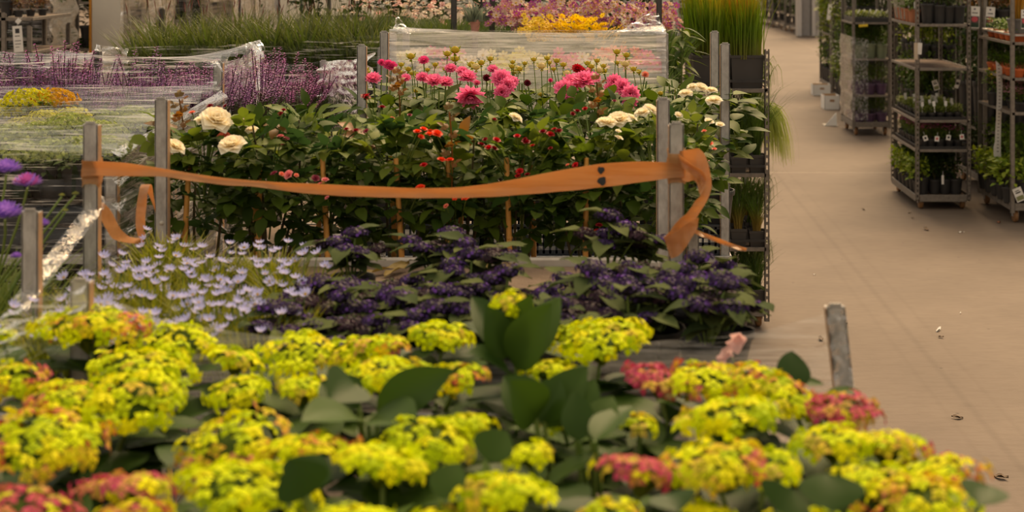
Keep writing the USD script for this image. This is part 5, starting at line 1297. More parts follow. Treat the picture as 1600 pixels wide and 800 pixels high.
for X, Y, z1, lab in ((at(709, 0, 8.85)[0], 8.85, 2.25, 'dark upright post in front of the pale daisies'), (at(752, 0, 9.4)[0], 9.4, 2.25, 'thin dark post left of the pink cosmos'), (at(769, 0, 9.0)[0], 9.0, 2.25, 'dark post at the edge of the pink cosmos'), (at(1030, 0, 8.7)[0], 8.7, 2.2, 'dark post behind the pointed film peak near the aisle')):
    t = thing('display_post', lab, 'post'); w = .03 if '709' not in lab else .034
    obj('shaft', post_mesh(X, Y, 0.012, z1, w=.032 if 'thin' not in lab else .012), DARKPOST, t, smooth=False)
    m = MB(); m.add(*box(X - .06, X + .06, Y - .05, Y + .07, 0, .012)); obj('foot_plate', m, DARKPOST, t, smooth=False)
# pale daisies and green plants further left
trolley('plant_trolley', 'steel trolley of green plants under pale pink daisies', -1.55, -.66, 9.6, 10.4, (1.42,), ztop=1.5)
pd = make_cosmos('pale_daisy', 'pale pink daisy plant, leftmost at the front of its trolley', 33, 'pale pink daisies at the back', ((.66, .48, .40), (.62, .34, .32), (.66, .58, .46)), h=.50, n=13, fr=.02, fol=(.09, .15, .025), R=.12, disc=(.4, .15, .05), face=.25)
for row, Y in enumerate((9.7, 9.98)):
    for c in range(6):
        loc = (-1.46 + c * .148, Y, 1.422)
        if row == 0 and c == 0: UsdGeom.Xformable(pd).GetOrderedXformOps()[0].Set(Gf.Vec3d(*loc))
        else: dup(pd, f"pale pink daisy plant, {ORD[c]} in {['the front', 'the rear'][row]} row of its trolley", loc, (rnd.uniform(-4, 4), rnd.uniform(-4, 4), rnd.uniform(0, 360)), (1, 1, rnd.uniform(.9, 1.05)), 'pale pink daisies at the back')
grn = make_grass('green_filler', 'bushy green plant, first of six before the pale daisies', 23, 'bushy green plants before the pale daisies', h=.42, n=260, R=.085, col=(.06, .10, .016), tip=(.12, .15, .035), w=.011, cat='green plant')
trolley('plant_trolley', 'steel trolley of bushy green plants right of the grasses', -1.06, -.68, 8.75, 9.5, (1.42,), ztop=1.45)
for c in range(6):
    loc = (-1.03 + (c % 3) * .125, 8.88 + (c // 3) * .3, 1.422)
    if c == 0: UsdGeom.Xformable(grn).GetOrderedXformOps()[0].Set(Gf.Vec3d(*loc))
    else: dup(grn, f"bushy green plant, {['first', 'second', 'third', 'fourth', 'fifth', 'sixth'][c]} of six before the pale daisies", loc, (0, 0, c * 60), (1, 1, 1), 'bushy green plants before the pale daisies')
pk = make_grass('grey_succulent', 'grey-green plant in a pink clay pot between the dark posts', 24, None, h=.12, n=60, R=.05, col=(.14, .17, .12), tip=(.22, .25, .2), w=.014, pot=(.028, .075), potmat=surf('pink_clay', (.52, .24, .18), (.45, .2, .15), rough=.8), cat='potted plant')
p = at(742, 52, 8.7); UsdGeom.Xformable(pk).GetOrderedXformOps()[0].Set(Gf.Vec3d(p[0], 8.72, 1.83))
t = thing('plant_stand', 'narrow stand under the pink clay pot', 'stand'); m = MB(); m.add(*box(p[0] - .05, p[0] + .05, 8.66, 8.78, 1.815, 1.83, .003)); obj('top', m, DARKPOST, t, smooth=False); m = MB(); m.add(*box(p[0] - .015, p[0] + .015, 8.7, 8.73, 0, 1.815)); obj('leg', m, DARKPOST, t, smooth=False)
# zinnias inside the milky film
zc = [('coral', ((.70, .18, .10), (.75, .30, .20))), ('pink', ((.68, .16, .26), (.60, .10, .22))), ('cream', ((.72, .66, .36), (.70, .62, .5))), ('yellow', ((.70, .60, .10), (.66, .56, .2)))]
for k, (X, wh) in enumerate(((-.9, 2), (-.74, 1), (-.58, 2), (-.42, 3), (-.28, 3), (-.12, 1), (.0, 2), (.1, 0), (.2, 0), (.3, 1))):
    z_ = make_cosmos('zinnia', f"{zc[wh][0]} zinnia inside the milky film, {['first', 'second', 'third', 'fourth', 'fifth', 'sixth', 'seventh', 'eighth', 'ninth', 'tenth'][k]} along the trolley", 60 + k, 'zinnias inside the milky film', zc[wh][1], h=.30, n=11, fr=.03, R=.09)
    UsdGeom.Xformable(z_).GetOrderedXformOps()[0].Set(Gf.Vec3d(X, 7.95, 1.382))
# broad-leaved plant beside the milky film
t = thing('hosta', 'leafy green plant with drooping strap leaves beside the milky film', 'green plant')
bx, by = .50, 8.35
v, f = pot_mesh(.09, .16); obj('pot', MB().add(v, f, T(bx, by, 1.30)), POT, t)
r = np.random.RandomState(8)
obj('stem', tube(curve((bx, by, 1.44), (bx + .01, by, 1.88), (0, 0, 0), 5), .006, 5), GREEN_STEM, t)
for k in range(48):
    z = 1.50 + .38 * (k / 48) ** .8; a = k * 2.4; el = r.uniform(-.1, .6)
    v, f = leaf(r.uniform(.10, .17), r.uniform(.024, .036), 7, 3, fold=.2, droop=r.uniform(.25, .7))
    obj('leaf', MB().add(v, f, frame((math.cos(a) * math.cos(el), math.sin(a) * math.cos(el), math.sin(el)), (0, 0, 1), (bx, by, z))), DAHLIA_LEAF, t)
m = MB(); m.add(*box(.41, .60, 8.24, 8.46, 1.28, 1.30, .003)); tt = thing('plant_stand', 'narrow stand under the leafy plant with strap leaves', 'stand'); obj('top', m, DARKPOST, tt, smooth=False); m = MB(); m.add(*box(.48, .52, 8.33, 8.37, 0, 1.28)); obj('leg', m, DARKPOST, tt, smooth=False)
# ================================================================ grasses on the aisle trolley
G1 = trolley('plant_trolley', 'narrow slotted-post trolley of pots with tall red-tipped grass by the aisle', .60, 1.095, 9.3, 10.36, (1.455, .943, .494), ztop=1.78, slots=True, deck=.13, pw=.03,
             post=[(.616, 9.3, .05, 1.56, 1), (1.079, 9.3, .05, 1.70, 1), (.616, 10.36, .05, 1.5, -1), (1.079, 10.36, .05, 1.70, -1)])
m = MB(); m.add(*box(.63, 1.065, 9.285, 9.297, 1.50, 1.515)); m.add(*box(.63, 1.065, 9.285, 9.297, .985, 1.0)); m.add(*box(.63, 1.065, 9.285, 9.297, .535, .55)); obj('guard_bar', m, POT, G1, smooth=False)
def make_red_grass(name, label, seed):
    r = np.random.RandomState(seed); t = thing(name, label, 'grass plant', group='red-tipped grasses by the aisle')
    sp = square_pot(.205, .205, .88); obj('pot', sp, surf('brown_grey_plastic', (.040, .036, .033), (.05, .046, .042), rough=.55) if seed == 1 else UsdShade.Material.Get(stage, '/World/Looks/brown_grey_plastic'), t, smooth=False)
    m = MB(); m.add(*box(-.088, .088, -.088, .088, .175, .185)); obj('soil', m, SOIL, t, smooth=False)
    m = MB()
    for k in range(5):
        b = blades(75, .075, .48, .0075, r, (.13, .22, .012), None, spread=.10, base=.18, lean=.12, seg=6, x0=r.uniform(-.04, .04), y0=r.uniform(-.04, .04), bend=.1)
        v, f, c = b.arr()
        z = (v[:, 2] - .18) / .48
        kk = np.clip((z - r.uniform(.45, .7)) * 2.4, 0, 1)[:, None] * r.uniform(.3, 1)
        c = c * (1 - kk) + np.array([(.55, .30, .02), (.48, .11, .01), (.30, .03, .02)][r.randint(3)]) * kk
        lo = np.clip(.3 - z, 0, .3)[:, None] / .3 * .6
        c = c * (1 - lo) + np.array((.30, .24, .06)) * lo
        m.add(v, f, None, c)
    obj('blades', m, FINE_LEAF, t, tint=True, kind='stuff')
    return t
rg = []
for n_, (X, Y) in enumerate(((.735, 9.43), (.965, 9.43), (.735, 9.68), (.965, 9.68), (.735, 9.93), (.965, 9.93), (.735, 10.18), (.965, 10.18))):
    lab = f"red-tipped tall grass in a square pot, {['left', 'right'][n_ % 2]} one in the {['front', 'second', 'third', 'rear'][n_ // 2]} pair"
    if n_ < 2:
        t = make_red_grass('red_grass', lab, n_ + 1); UsdGeom.Xformable(t).GetOrderedXformOps()[0].Set(Gf.Vec3d(X, Y, 1.456)); rg.append(t)
    else:
        dup(rg[n_ % 2], lab, (X, Y, 1.456), (0, 0, 90 * (n_ % 4)), (1, 1, 1 + .04 * (n_ % 3)), 'red-tipped grasses by the aisle')
def make_small_grass(name, label, seed, h, col, straw, grp):
    r = np.random.RandomState(seed); t = thing(name, label, 'grass plant', group=grp)
    obj('pot', square_pot(.098, .105, .84), UsdShade.Material.Get(stage, '/World/Looks/brown_grey_plastic'), t, smooth=False)
    m = MB(); m.add(*box(-.043, .043, -.043, .043, .085, .09)); obj('soil', m, SOIL, t, smooth=False)
    b = blades(90, .022, h, .005, r, col, None, spread=.5, base=.088, lean=.22, seg=6)
    v, f, c = b.arr()
    if straw:
        k = np.clip(1 - (v[:, 2] - .088) / (h * .45), 0, 1)[:, None]
        c = c * (1 - k) + np.array((.42, .28, .07)) * k
    obj('blades', MB().add(v, f, None, c), FINE_LEAF, t, tint=True, kind='stuff')
    return t
for lev, z, h, col, straw, nm in ((0, .944, .46, (.06, .11, .015), False, 'second'), (1, .495, .34, (.07, .13, .015), True, 'third'), (2, .131, .29, (.055, .10, .014), False, 'lowest')):
    first = None
    for row in range(4):
        for c in range(4):
            loc = (.685 + c * .113, 9.37 + row * .25, z)
            lab = f"{'straw-based' if straw else 'dark green'} grass on the {nm} shelf, {['first', 'second', 'third', 'fourth'][c]} across, {['front', 'second', 'third', 'rear'][row]} row"
            if first is None:
                first = make_small_grass('grass_pot', lab, 50 + lev, h, col, straw, 'small grasses by the aisle'); UsdGeom.Xformable(first).GetOrderedXformOps()[0].Set(Gf.Vec3d(*loc))
            else:
                dup(first, lab, loc, (0, 0, 90 * ((row + c) % 4)), (1, 1, rnd.uniform(.9, 1.08)))
# grasses leaning out over the aisle
def arching(n, r, o, out, fall, spread, w, col, tip):
    m = MB()
    for _ in range(n):
        a = r.normal(0, spread); L = r.uniform(.6, 1.1)
        d = np.array([math.cos(a), math.sin(a), 0]); t = np.linspace(0, 1, 7)[:, None]
        p = o + r.normal(0, .018, 3) + d * out * L * np.sin(t * 1.5) + np.array([0, 0, 1.0]) * (fall[0] * L * np.sin(t * np.pi * .75) - fall[1] * L * t ** 2.2)
        sd = nrm(np.cross(d, (0, 0, 1)) + r.normal(0, .5, 3)); ww = w * (1 - .85 * t)
        v = np.stack([p - sd * ww / 2, p + sd * ww / 2], 1).reshape(-1, 3)
        c = np.asarray(col) * r.uniform(.7, 1.3) * (1 - t) + np.asarray(tip) * t
        m.add(v, grid_faces(7, 2), None, np.repeat(c, 2, 0))
    return m
for n_, (o, n, out, fall, spread, w, col, tip, lab) in enumerate((((1.06, 9.9, 1.26), 560, .25, (.10, .36), .7, .008, (.20, .27, .035), (.38, .42, .08), 'feathery pale grass spilling from the trolley side into the aisle'), ((1.05, 10.1, 1.08), 110, .20, (.50, .0), .8, .011, (.09, .15, .015), (.16, .21, .03), 'spiky upright grass fanning out over the aisle above the feathery one'),
        ((1.05, 9.6, .58), 60, .13, (.32, .06), .8, .010, (.07, .12, .02), (.10, .13, .02), 'spiky green grass poking into the aisle from the third shelf'), ((1.05, 9.6, .22), 60, .12, (.29, .04), .8, .010, (.07, .12, .02), (.10, .13, .02), 'spiky green grass poking into the aisle from the lowest shelf'))):
    t = thing('leaning_grass', lab, 'grass plant', o)
    v, f = pot_mesh(.04, .085); obj('pot', MB().add(v, f, T(-.03, 0, -.084 if n_ else -.084)), POT, t)
    obj('blades', arching(n, np.random.RandomState(80 + n_), np.array((-.03, 0, -.01)), out, fall, spread, w, col, tip), FINE_LEAF, t, tint=True, kind='stuff')
t = thing('plant_stand', 'low steel stand behind the grass trolley by the aisle', 'stand'); m = MB(); m.add(*box(.9, 1.12, 10.58, 10.82, 1.03, 1.05, .003)); obj('top', m, STEEL, t, smooth=False)
for x in (.92, 1.10): obj('leg', post_mesh(x, 10.7, 0, 1.03, w=.025), STEEL, t, smooth=False)
# trolley of empty stacked shelves
t = thing('empty_trolley', 'trolley stacked with empty shelves between the flowers and the tall grass', 'plant trolley')
for x in (.92, 1.40):
    for y, op in ((16.0, 1), (17.1, -1)): obj('post', post_mesh(x, y, .05, 2.1, w=.04, op=op), STEEL, t, smooth=False)
for k in range(19):
    z = 1.22 + .042 * k + .006 * (k % 3)
    m = MB(); m.add(*box(.945, 1.375, 16.02, 17.08, z, z + .022, .003)); obj('shelf', m, LIP if k % 5 else BOARD, t, smooth=False)
m = MB(); m.add(*box(.93, 1.39, 16, 17.1, .14, .17)); obj('deck', m, BOARD, t, smooth=False)

# ================================================================ plants for the trolleys along the right of the aisle
def make_bushy(name, label, seed, grp, potm, pr, ph, R, H, col, col2, n=150, ll=.035, lw=.02, flowers=None, labelcard=None, cat='potted plant'):
    r = np.random.RandomState(seed); t = thing(name, label, cat, group=grp)
    v, f = pot_mesh(pr, ph); obj('pot', (v, f), potm, t); flat_soil(t, ph - .012, pr * .93)
    m = MB()
    for k in range(4):
        a = r.rand() * 6.28; v, f = tube(curve((0, 0, ph - .01), (R * .5 * math.cos(a), R * .5 * math.sin(a), ph + H * .7), (0, 0, 0), 4), .0025, 4, False); m.add(v, f, None, (.09, .08, .03))
    for k in range(n):
        z = ph + H * (.05 + .95 * r.rand() ** .8); a = r.rand() * 6.283; q = R * math.sqrt(r.rand()) * (1 - .45 * max(0, (z - ph) / H - .5))
        el = r.normal(.25, .5); b = a + r.normal(0, .6); c = np.asarray(col) + (np.asarray(col2) - np.asarray(col)) * r.rand()
        v, f = leaf(ll * r.uniform(.7, 1.25), lw * r.uniform(.8, 1.2), 4, 3, fold=.2, droop=.25)
        m.add(v, f, frame((math.cos(b) * math.cos(el), math.sin(b) * math.cos(el), math.sin(el)), (0, -.3, 1), (q * math.cos(a), q * math.sin(a), z)), c)
    obj('foliage', m, FINE_LEAF, t, tint=True, kind='stuff')
    if flowers:
        m = MB()
        for k in range(flowers[1]):
            a = r.rand() * 6.283; q = R * math.sqrt(r.rand()); z = ph + H * r.uniform(flowers[3] if len(flowers) > 3 else .6, 1.08)
            m.add(*floret_fan(5, flowers[2], .4), frame((1, 0, 0), (r.normal(0, .4), -.5, 1), (q * math.cos(a), q * math.sin(a), z)), np.asarray(flowers[0]) * r.uniform(.7, 1.2))
        obj('flowers', m, PETAL, t, tint=True, kind='stuff')
    if labelcard:
        m = MB(); m.add(*box(-.012, .012, -pr * .8, -pr * .8 + .001, ph, ph + .07)); obj('plant_label', m, CARD, t, smooth=False)
    return t

class Kind:
    """one kind of pot plant: the first one is built, the others refer to it"""
    def __init__(s, make): s.make, s.first, s.n = make, None, 0
    def put(s, label, loc, rot=0, sc=(1, 1, 1)):
        s.n += 1
        if s.first is None:
            s.first = s.make(label); o = UsdGeom.Xformable(s.first).GetOrderedXformOps()
            o[0].Set(Gf.Vec3d(*map(float, loc))); o[1].Set(Gf.Vec3f(0, 0, float(rot))); o[2].Set(Gf.Vec3f(*map(float, sc)))
            return s.first
        return dup(s.first, label, loc, (0, 0, rot), sc)
DK, DK2, MD, MD2, LG, LG2 = (.02, .046, .007), (.06, .10, .013), (.05, .10, .010), (.13, .19, .02), (.13, .22, .018), (.30, .36, .03)
GR = 'pot plants on the trolleys right of the aisle'
K = {
    'dark': Kind(lambda l: make_bushy('dark_shrub', l, 201, GR, POT, .058, .15, .085, .24, DK, DK2, 170)),
    'mid': Kind(lambda l: make_bushy('green_shrub', l, 202, GR, POT, .058, .12, .09, .22, MD, MD2, 170)),
    'light': Kind(lambda l: make_bushy('light_green_plant', l, 203, GR, POT, .05, .12, .10, .20, LG, LG2, 150, .045, .026)),
    'pale': Kind(lambda l: make_bushy('leafy_plant_in_pale_pot', l, 204, GR, PALEPOT, .072, .14, .09, .22, DK2, MD, 150, .05, .026)),
    'violet': Kind(lambda l: make_bushy('herb_in_violet_pot', l, 205, GR, PURPOT, .06, .10, .075, .17, MD, MD2, 200, .03, .008)),
    'terra': Kind(lambda l: make_bushy('plant_in_clay_pot', l, 206, GR, TERRA, .055, .12, .07, .16, MD, LG, 110, labelcard=True)),
    'white': Kind(lambda l: make_bushy('white_flowered_plant', l, 207, GR, POT, .055, .11, .095, .24, MD, LG2, 150, flowers=((.75, .72, .62), 26, .013))),
    'pink': Kind(lambda l: make_bushy('pink_flowered_plant', l, 208, GR, POT, .055, .09, .09, .13, MD, MD2, 110, flowers=((.74, .38, .44), 60, .012))),
    'heather': Kind(lambda l: make_bushy('heather', l, 209, GR, POT, .042, .07, .055, .12, (.07, .13, .015), (.16, .22, .025), 190, .022, .007, flowers=((.62, .16, .38), 42, .008, .74))),
    'moss': Kind(lambda l: make_bushy('cushion_plant', l, 210, GR, POT, .04, .05, .05, .05, (.07, .11, .012), (.20, .24, .03), 150, .018, .009)),
    'orange': Kind(lambda l: make_bushy('plant_in_orange_pot', l, 211, GR, surf('orange_plastic', (.55, .13, .03), (.5, .1, .02), rough=.5), .06, .075, .06, .09, MD, LG, 90, .03, .014)),
    'red': Kind(lambda l: make_bushy('red_leaved_plant', l, 212, GR, POT, .058, .12, .09, .20, (.12, .03, .012), (.16, .10, .02), 150)),
    'yellow': Kind(lambda l: make_bushy('yellow_flowered_plant', l, 213, GR, POT, .055, .09, .08, .14, MD, MD2, 110, flowers=((.74, .58, .03), 24, .016))),
}
OR2 = ['first', 'second', 'third', 'fourth', 'fifth', 'sixth', 'seventh', 'eighth', 'ninth']
KN = {'dark': 'dark green shrub', 'mid': 'green shrub', 'light': 'light green plant', 'pale': 'pale-potted plant', 'violet': 'violet-potted herb', 'terra': 'clay-potted plant', 'white': 'white-flowered plant', 'pink': 'pink-flowered plant',
      'heather': 'magenta heather', 'moss': 'mossy cushion plant', 'orange': 'orange-potted plant', 'red': 'red-leaved plant', 'yellow': 'yellow-flowered plant'}
_used = set()
def fill(kind, where, x0, x1, y0, y1, z, nx, ny, sc=1.0, zs=1.0):
    for j in range(ny):
        for i in range(nx):
            X = x0 + (i + .5) * (x1 - x0) / nx; Y = y0 + (j + .5) * (y1 - y0) / ny
            lab = f"{KN[kind]}, {where}, {OR2[i]} across, {OR2[j]} row"
            K[kind].put(lab, (X + rnd.uniform(-.008, .008), Y + rnd.uniform(-.01, .01), z + .001), rnd.uniform(0, 360), (sc, sc, sc * zs * rnd.uniform(.9, 1.1)))

# R1: the trolley standing out into the aisle
R1 = trolley('plant_trolley', 'slotted-post trolley standing in the aisle with mossy trays and one empty shelf', 2.895, 3.385, 13.6, 14.72, (.53, .79, 1.25, 1.64), ztop=2.0, slots=True, deck=.12, pw=.034, board=surf('earthy_board', (.13, .075, .045), (.05, .03, .02), rough=.9, scale=9))
fill('dark', 'aisle trolley deck', 2.94, 3.34, 13.63, 14.70, .12, 4, 5, 1.0, .9)
for j in range(6): K['light'].put(f'light green plant leaning out of the aisle trolley, {OR2[j]} from the front', (2.94, 13.72 + j * .17, .121), j * 50, (.9, .9, 1.0))
def tray(lab, x0, x1, y0, y1, z, h=.026, cat='plant tray'):
    t = thing('plant_tray', lab, cat)
    m = MB(); m.add(*box(x0, x1, y0, y1, z, z + .006)); obj('base', m, POT, t, smooth=False)
    for a, b, c, d in ((x0, x1, y0, y0 + .006), (x0, x1, y1 - .006, y1), (x0, x0 + .006, y0, y1), (x1 - .006, x1, y0, y1)):
        m = MB(); m.add(*box(a, b, c, d, z, z + h, .001)); obj('side', m, POT, t, smooth=False)
tray('black tray of heathers on the aisle trolley', 2.93, 3.35, 13.63, 14.69, .531)
fill('heather', 'aisle trolley second shelf', 2.94, 3.34, 13.65, 14.67, .538, 5, 8, 1.0, 1.0)
tray('black tray of mossy cushions on the aisle trolley', 2.93, 3.35, 13.63, 14.69, .791)
fill('moss', 'aisle trolley third shelf', 2.94, 3.34, 13.65, 14.67, .798, 5, 8, .95, 1.2)
def stick_label(lab, x, y, z, h=.07, w=.026, grp='white plant labels in the mossy tray', tilt=0.0, name='plant_label'):
    t = thing(name, lab, 'label', (x, y, z), (rnd.uniform(-12, 6), tilt, rnd.uniform(-25, 25)), group=grp)
    m = MB(); m.add(*box(-w / 2, w / 2, -.0006, .0006, h * .45, h, .0003)); obj('card', m, CARD, t, smooth=False)
    m = MB(); m.add(*box(-w / 6, w / 6, -.0006, .0006, -.02, h * .46)); obj('spike', m, CARD, t, smooth=False)
k = 0
for j in range(6):
    for i in range(4):
        if (i + j) % 4 == 3: continue
        k += 1
        stick_label(f'white label stuck in the mossy tray, {OR2[i]} across, {OR2[j]} row', 2.98 + i * .105 + rnd.uniform(-.015, .015), 13.72 + j * .155 + rnd.uniform(-.03, .03), .87, h=rnd.uniform(.06, .085), tilt=rnd.uniform(-14, 14))
def tag_card(name, lab, px, py, Y, w, h, rot=0, face=CARD, pic=None, printed=None, grp=None):
    """a hanging tag; w, h in pixels of the photograph"""
    s = FPX / Y; p = at(px, py, Y); W, H = w / s, h / s
    t = thing(name, lab, 'label', p, (0, rot, 0), group=grp)
    m = MB(); m.add(*box(-W / 2, W / 2, -.0008, .0008, -H / 2, H / 2, .0004)); obj('card', m, face, t, smooth=False)
    m = MB(); v, f = tube(curve((0, 0, H / 2 - .004), (W * .1, .012, H / 2 + .035), (0, -.004, 0), 5), .0012, 4); m.add(v, f); obj('tie', m, CARD, t)
    if pic:
        for (a, b, c, d, mt, nm) in pic:
            m = MB()
            if nm == 'printed_flower':
                an = np.linspace(0, 2 * np.pi, 12, endpoint=False); cx, cz = (a + b) / 2 * W, (c + d) / 2 * H; rx, rz = abs(b - a) / 2 * W, abs(d - c) / 2 * H
                v = np.vstack([[cx, -.0013, cz], np.stack([cx + rx * np.cos(an), np.full(12, -.0013), cz + rz * np.sin(an)], 1)]); q = np.arange(12)
                m.add(v, np.stack([np.zeros(12, int), 1 + q, 1 + (q + 1) % 12], 1))
            else:
                m.add(*box(a * W, b * W, -.0012, -.0009, c * H, d * H))
            obj(nm, m, mt, t, smooth=False)
    return t
for k, (px, py) in enumerate(((1446, 216), (1464, 217), (1482, 215), (1503, 214))):
    tag_card('tray_label', f"square picture label on the heather tray, {OR2[k]} from the left", px, py, 13.596, 7, 8, [-20, 5, 8, -8][k], pic=[(-.28, .28, -.22, .3, REDINK if k in (1, 3) else INK, 'printed_flower')], grp='square labels on the heather tray')
fill('dark', 'aisle trolley top shelf', 3.0, 3.35, 13.63, 14.65, 1.64, 4, 4, 1.05, 1.1)
for j in range(5): K['terra'].put(f'clay-potted plant on the top shelf edge of the aisle trolley, {OR2[j]} from the front', (2.955, 13.95 + j * .16, 1.641), j * 70)
t = thing('bamboo_bundle', 'row of striped canes leaning on the aisle trolley top shelf', 'canes')
for j in range(7):
    v, f = tube([(2.92, 14.2 + j * .06, 1.66), (2.905 - .01 * j, 14.2 + j * .06, 2.05)], .006, 6); obj('cane', (v, f), LIP, t)
TAGPIC = [(-.42, .42, -.42, -.1, surf('photo_print', (.25, .22, .10), (.12, .18, .06), rough=.6, scale=120), 'printed_photo'), (-.3, .3, .1, .2, INK, 'printed_line'), (-.3, .2, .26, .32, INK, 'printed_line')]
tag_card('price_tag', 'white tag hanging on the front post of the aisle trolley', 1437, 76, 13.58, 7, 18, 4)
tag_card('picture_tag', 'tilted picture tag hanging in the middle of the aisle trolley', 1462, 133, 13.9, 9, 16, -18, pic=TAGPIC)
tag_card('picture_tag', 'dark and white tag hanging near the slotted right post', 1496, 131, 13.8, 6, 14, 15, pic=[(-.4, .4, -.1, .2, INK, 'printed_photo')])
tag_card('price_tag', 'pale sleeve tag wound on the front post of the aisle trolley', 1431, 80, 13.575, 6, 26, 0, face=surf('pale_tan_card', (.55, .45, .33), rough=.7))
tag_card('stake_label', 'white stake label in the dark pots of the lowest deck', 1473, 281, 13.6, 3.5, 14, 0)

# R2: trolley with pale pots behind it, its corner wrapped in silvery film
R2 = trolley('plant_trolley', 'trolley of pale green pots with a silvery film-wrapped corner', 3.26, 3.74, 19.0, 19.85, (.50, .95, 1.40), ztop=2.1, deck=.16, pw=.034)
fill('violet', 'pale-pot trolley deck', 3.3, 3.72, 19.03, 19.8, .16, 3, 3, 1.1)
fill('violet', 'pale-pot trolley second shelf', 3.3, 3.72, 19.03, 19.8, .50, 3, 3, 1.1, 1.3)
fill('pale', 'pale-pot trolley third shelf', 3.3, 3.72, 19.03, 19.8, .95, 3, 3, 1.0, 1.3)
fill('moss', 'pale-pot trolley upper shelf', 3.3, 3.72, 19.03, 19.8, 1.40, 4, 4, 1.3, 1.0)
tray('grey tray of seedlings on the pale-pot trolley upper shelf', 3.28, 3.72, 19.01, 19.82, 1.402, .06)
for i in range(6): stick_label(f'arched label wire in the seedling tray, {OR2[i]} across', 3.32 + i * .07, 19.1, 1.47, h=.11, w=.016, grp='labels in the seedling tray', tilt=30)
tag_card('yellow_tag', 'bright yellow label on the post of the pale-pot trolley', 1349, 40, 18.97, 14, 4, -4, face=YELLOWINK)
R2b = trolley('plant_trolley', 'trolley of tall pale pots at the head of the right-hand row', 3.52, 4.0, 20.4, 21.4, (.60, 1.35, 1.75), ztop=2.1, deck=.16)
fill('pale', 'row-head trolley top shelf', 3.56, 3.98, 20.45, 21.3, 1.75, 3, 3, 1.2)
fill('dark', 'row-head trolley third shelf', 3.56, 3.98, 20.45, 21.3, 1.35, 3, 3, 1.2)
fill('mid', 'row-head trolley second shelf', 3.56, 3.98, 20.45, 21.3, .60, 3, 3, 1.3, 1.8)
fill('dark', 'row-head trolley deck', 3.56, 3.98, 20.45, 21.3, .16, 3, 3, 1.2)
for n_, (x0, y0, w, ks, nm) in enumerate(((3.66, 22.0, .46, ('white', 'mid', 'white', 'red', 'light'), 'white-flower trolley'), (3.86, 24.6, .46, ('mid', 'white', 'light', 'dark', 'white'), 'mixed green trolley'))):
    trolley('plant_trolley', f"{nm} in the row right of the aisle", x0, x0 + w, y0, y0 + 1.1, (.55, .95, 1.35, 1.75), ztop=2.15, deck=.15)
    for z, kd in zip((.15, .55, .95, 1.35, 1.75), ks):
        fill(kd, f"{['deck', 'second shelf', 'third shelf', 'fourth shelf', 'top shelf'][[.15, .55, .95, 1.35, 1.75].index(z)]}, {nm}", x0 + .03, x0 + w - .03, y0 + .04, y0 + 1.06, z, 3, 4, 1.6, 1.25)
tag_card('hanging_tag', 'long white tag hanging from the white-flower trolley', 1296, 19, 24.57, 6, 25, 8)
# R5, R6, R7 and the deeper row
R5 = trolley('plant_trolley', 'trolley at the right edge with orange pots and leafy plants spilling out', 3.545, 4.08, 12.9, 14.0, (.93, 1.22, 1.52), ztop=2.0, deck=.16, pw=.034)
fill('mid', 'deck of the edge trolley', 3.6, 4.05, 12.93, 13.9, .16, 3, 4, 1.3, 1.3)
for j in range(5): K['light'].put(f'light green plant spilling from the edge trolley, {OR2[j]} from the front', (3.56, 13.0 + j * .2, .16), j * 60, (1.25, 1.25, 1.15))
fill('pink', 'second shelf of the edge trolley', 3.6, 4.05, 12.93, 13.9, .93, 3, 4, 1.0, .9)
fill('orange', 'third shelf of the edge trolley', 3.58, 4.05, 12.92, 13.9, 1.22, 4, 5, 1.0)
fill('orange', 'fourth shelf of the edge trolley', 3.58, 4.05, 12.92, 13.9, 1.52, 4, 5, 1.0)
K['yellow'].put('yellow-flowered plant on the side of the edge trolley', (3.57, 13.55, .935), 0, (1, 1, 1.3))
t = make_grass('orange_grass', 'orange-stemmed grass in a grey pot at the top of the edge trolley', 91, None, h=.5, n=110, R=.05, col=(.42, .24, .03), tip=(.5, .14, .02), w=.009, pot=(.085, .13), potmat=GREYPOT, spread=.2, lean=.12, tipstart=.2)
p = at(1588, 55, 12.98); UsdGeom.Xformable(t).GetOrderedXformOps()[0].Set(Gf.Vec3d(p[0] + .02, 13.03, 1.59))
m = MB(); m.add(*box(3.57, 4.06, 12.92, 13.98, 1.575, 1.59)); obj('shelf', m, STEEL, R5, smooth=False)
R6 = trolley('plant_trolley', 'trolley of dark shrubs between the aisle trolley and the edge trolley', 3.69, 4.16, 14.35, 15.45, (.60, 1.55), ztop=2.0, deck=.16)
fill('dark', 'deck of the shrub trolley', 3.7, 4.13, 14.4, 15.4, .16, 3, 4, 1.3, 1.2)
fill('dark', 'second shelf of the shrub trolley', 3.7, 4.13, 14.4, 15.4, .60, 3, 4, 1.4, 2.0)
fill('red', 'top shelf of the shrub trolley', 3.7, 4.13, 14.4, 15.4, 1.55, 3, 4, 1.2, 1.3)
R7 = trolley('plant_trolley', 'trolley of dark climbers right behind the aisle trolley', 3.36, 3.84, 15.8, 16.9, (.60, 1.1, 1.6), ztop=2.1, deck=.16)
for z, kd, nm in ((.16, 'dark', 'deck'), (.60, 'mid', 'second shelf'), (1.1, 'white', 'third shelf'), (1.6, 'mid', 'top shelf')):
    fill(kd, f'climber trolley {nm}', 3.4, 3.82, 15.85, 16.85, z, 3, 4, 1.3, 1.5)
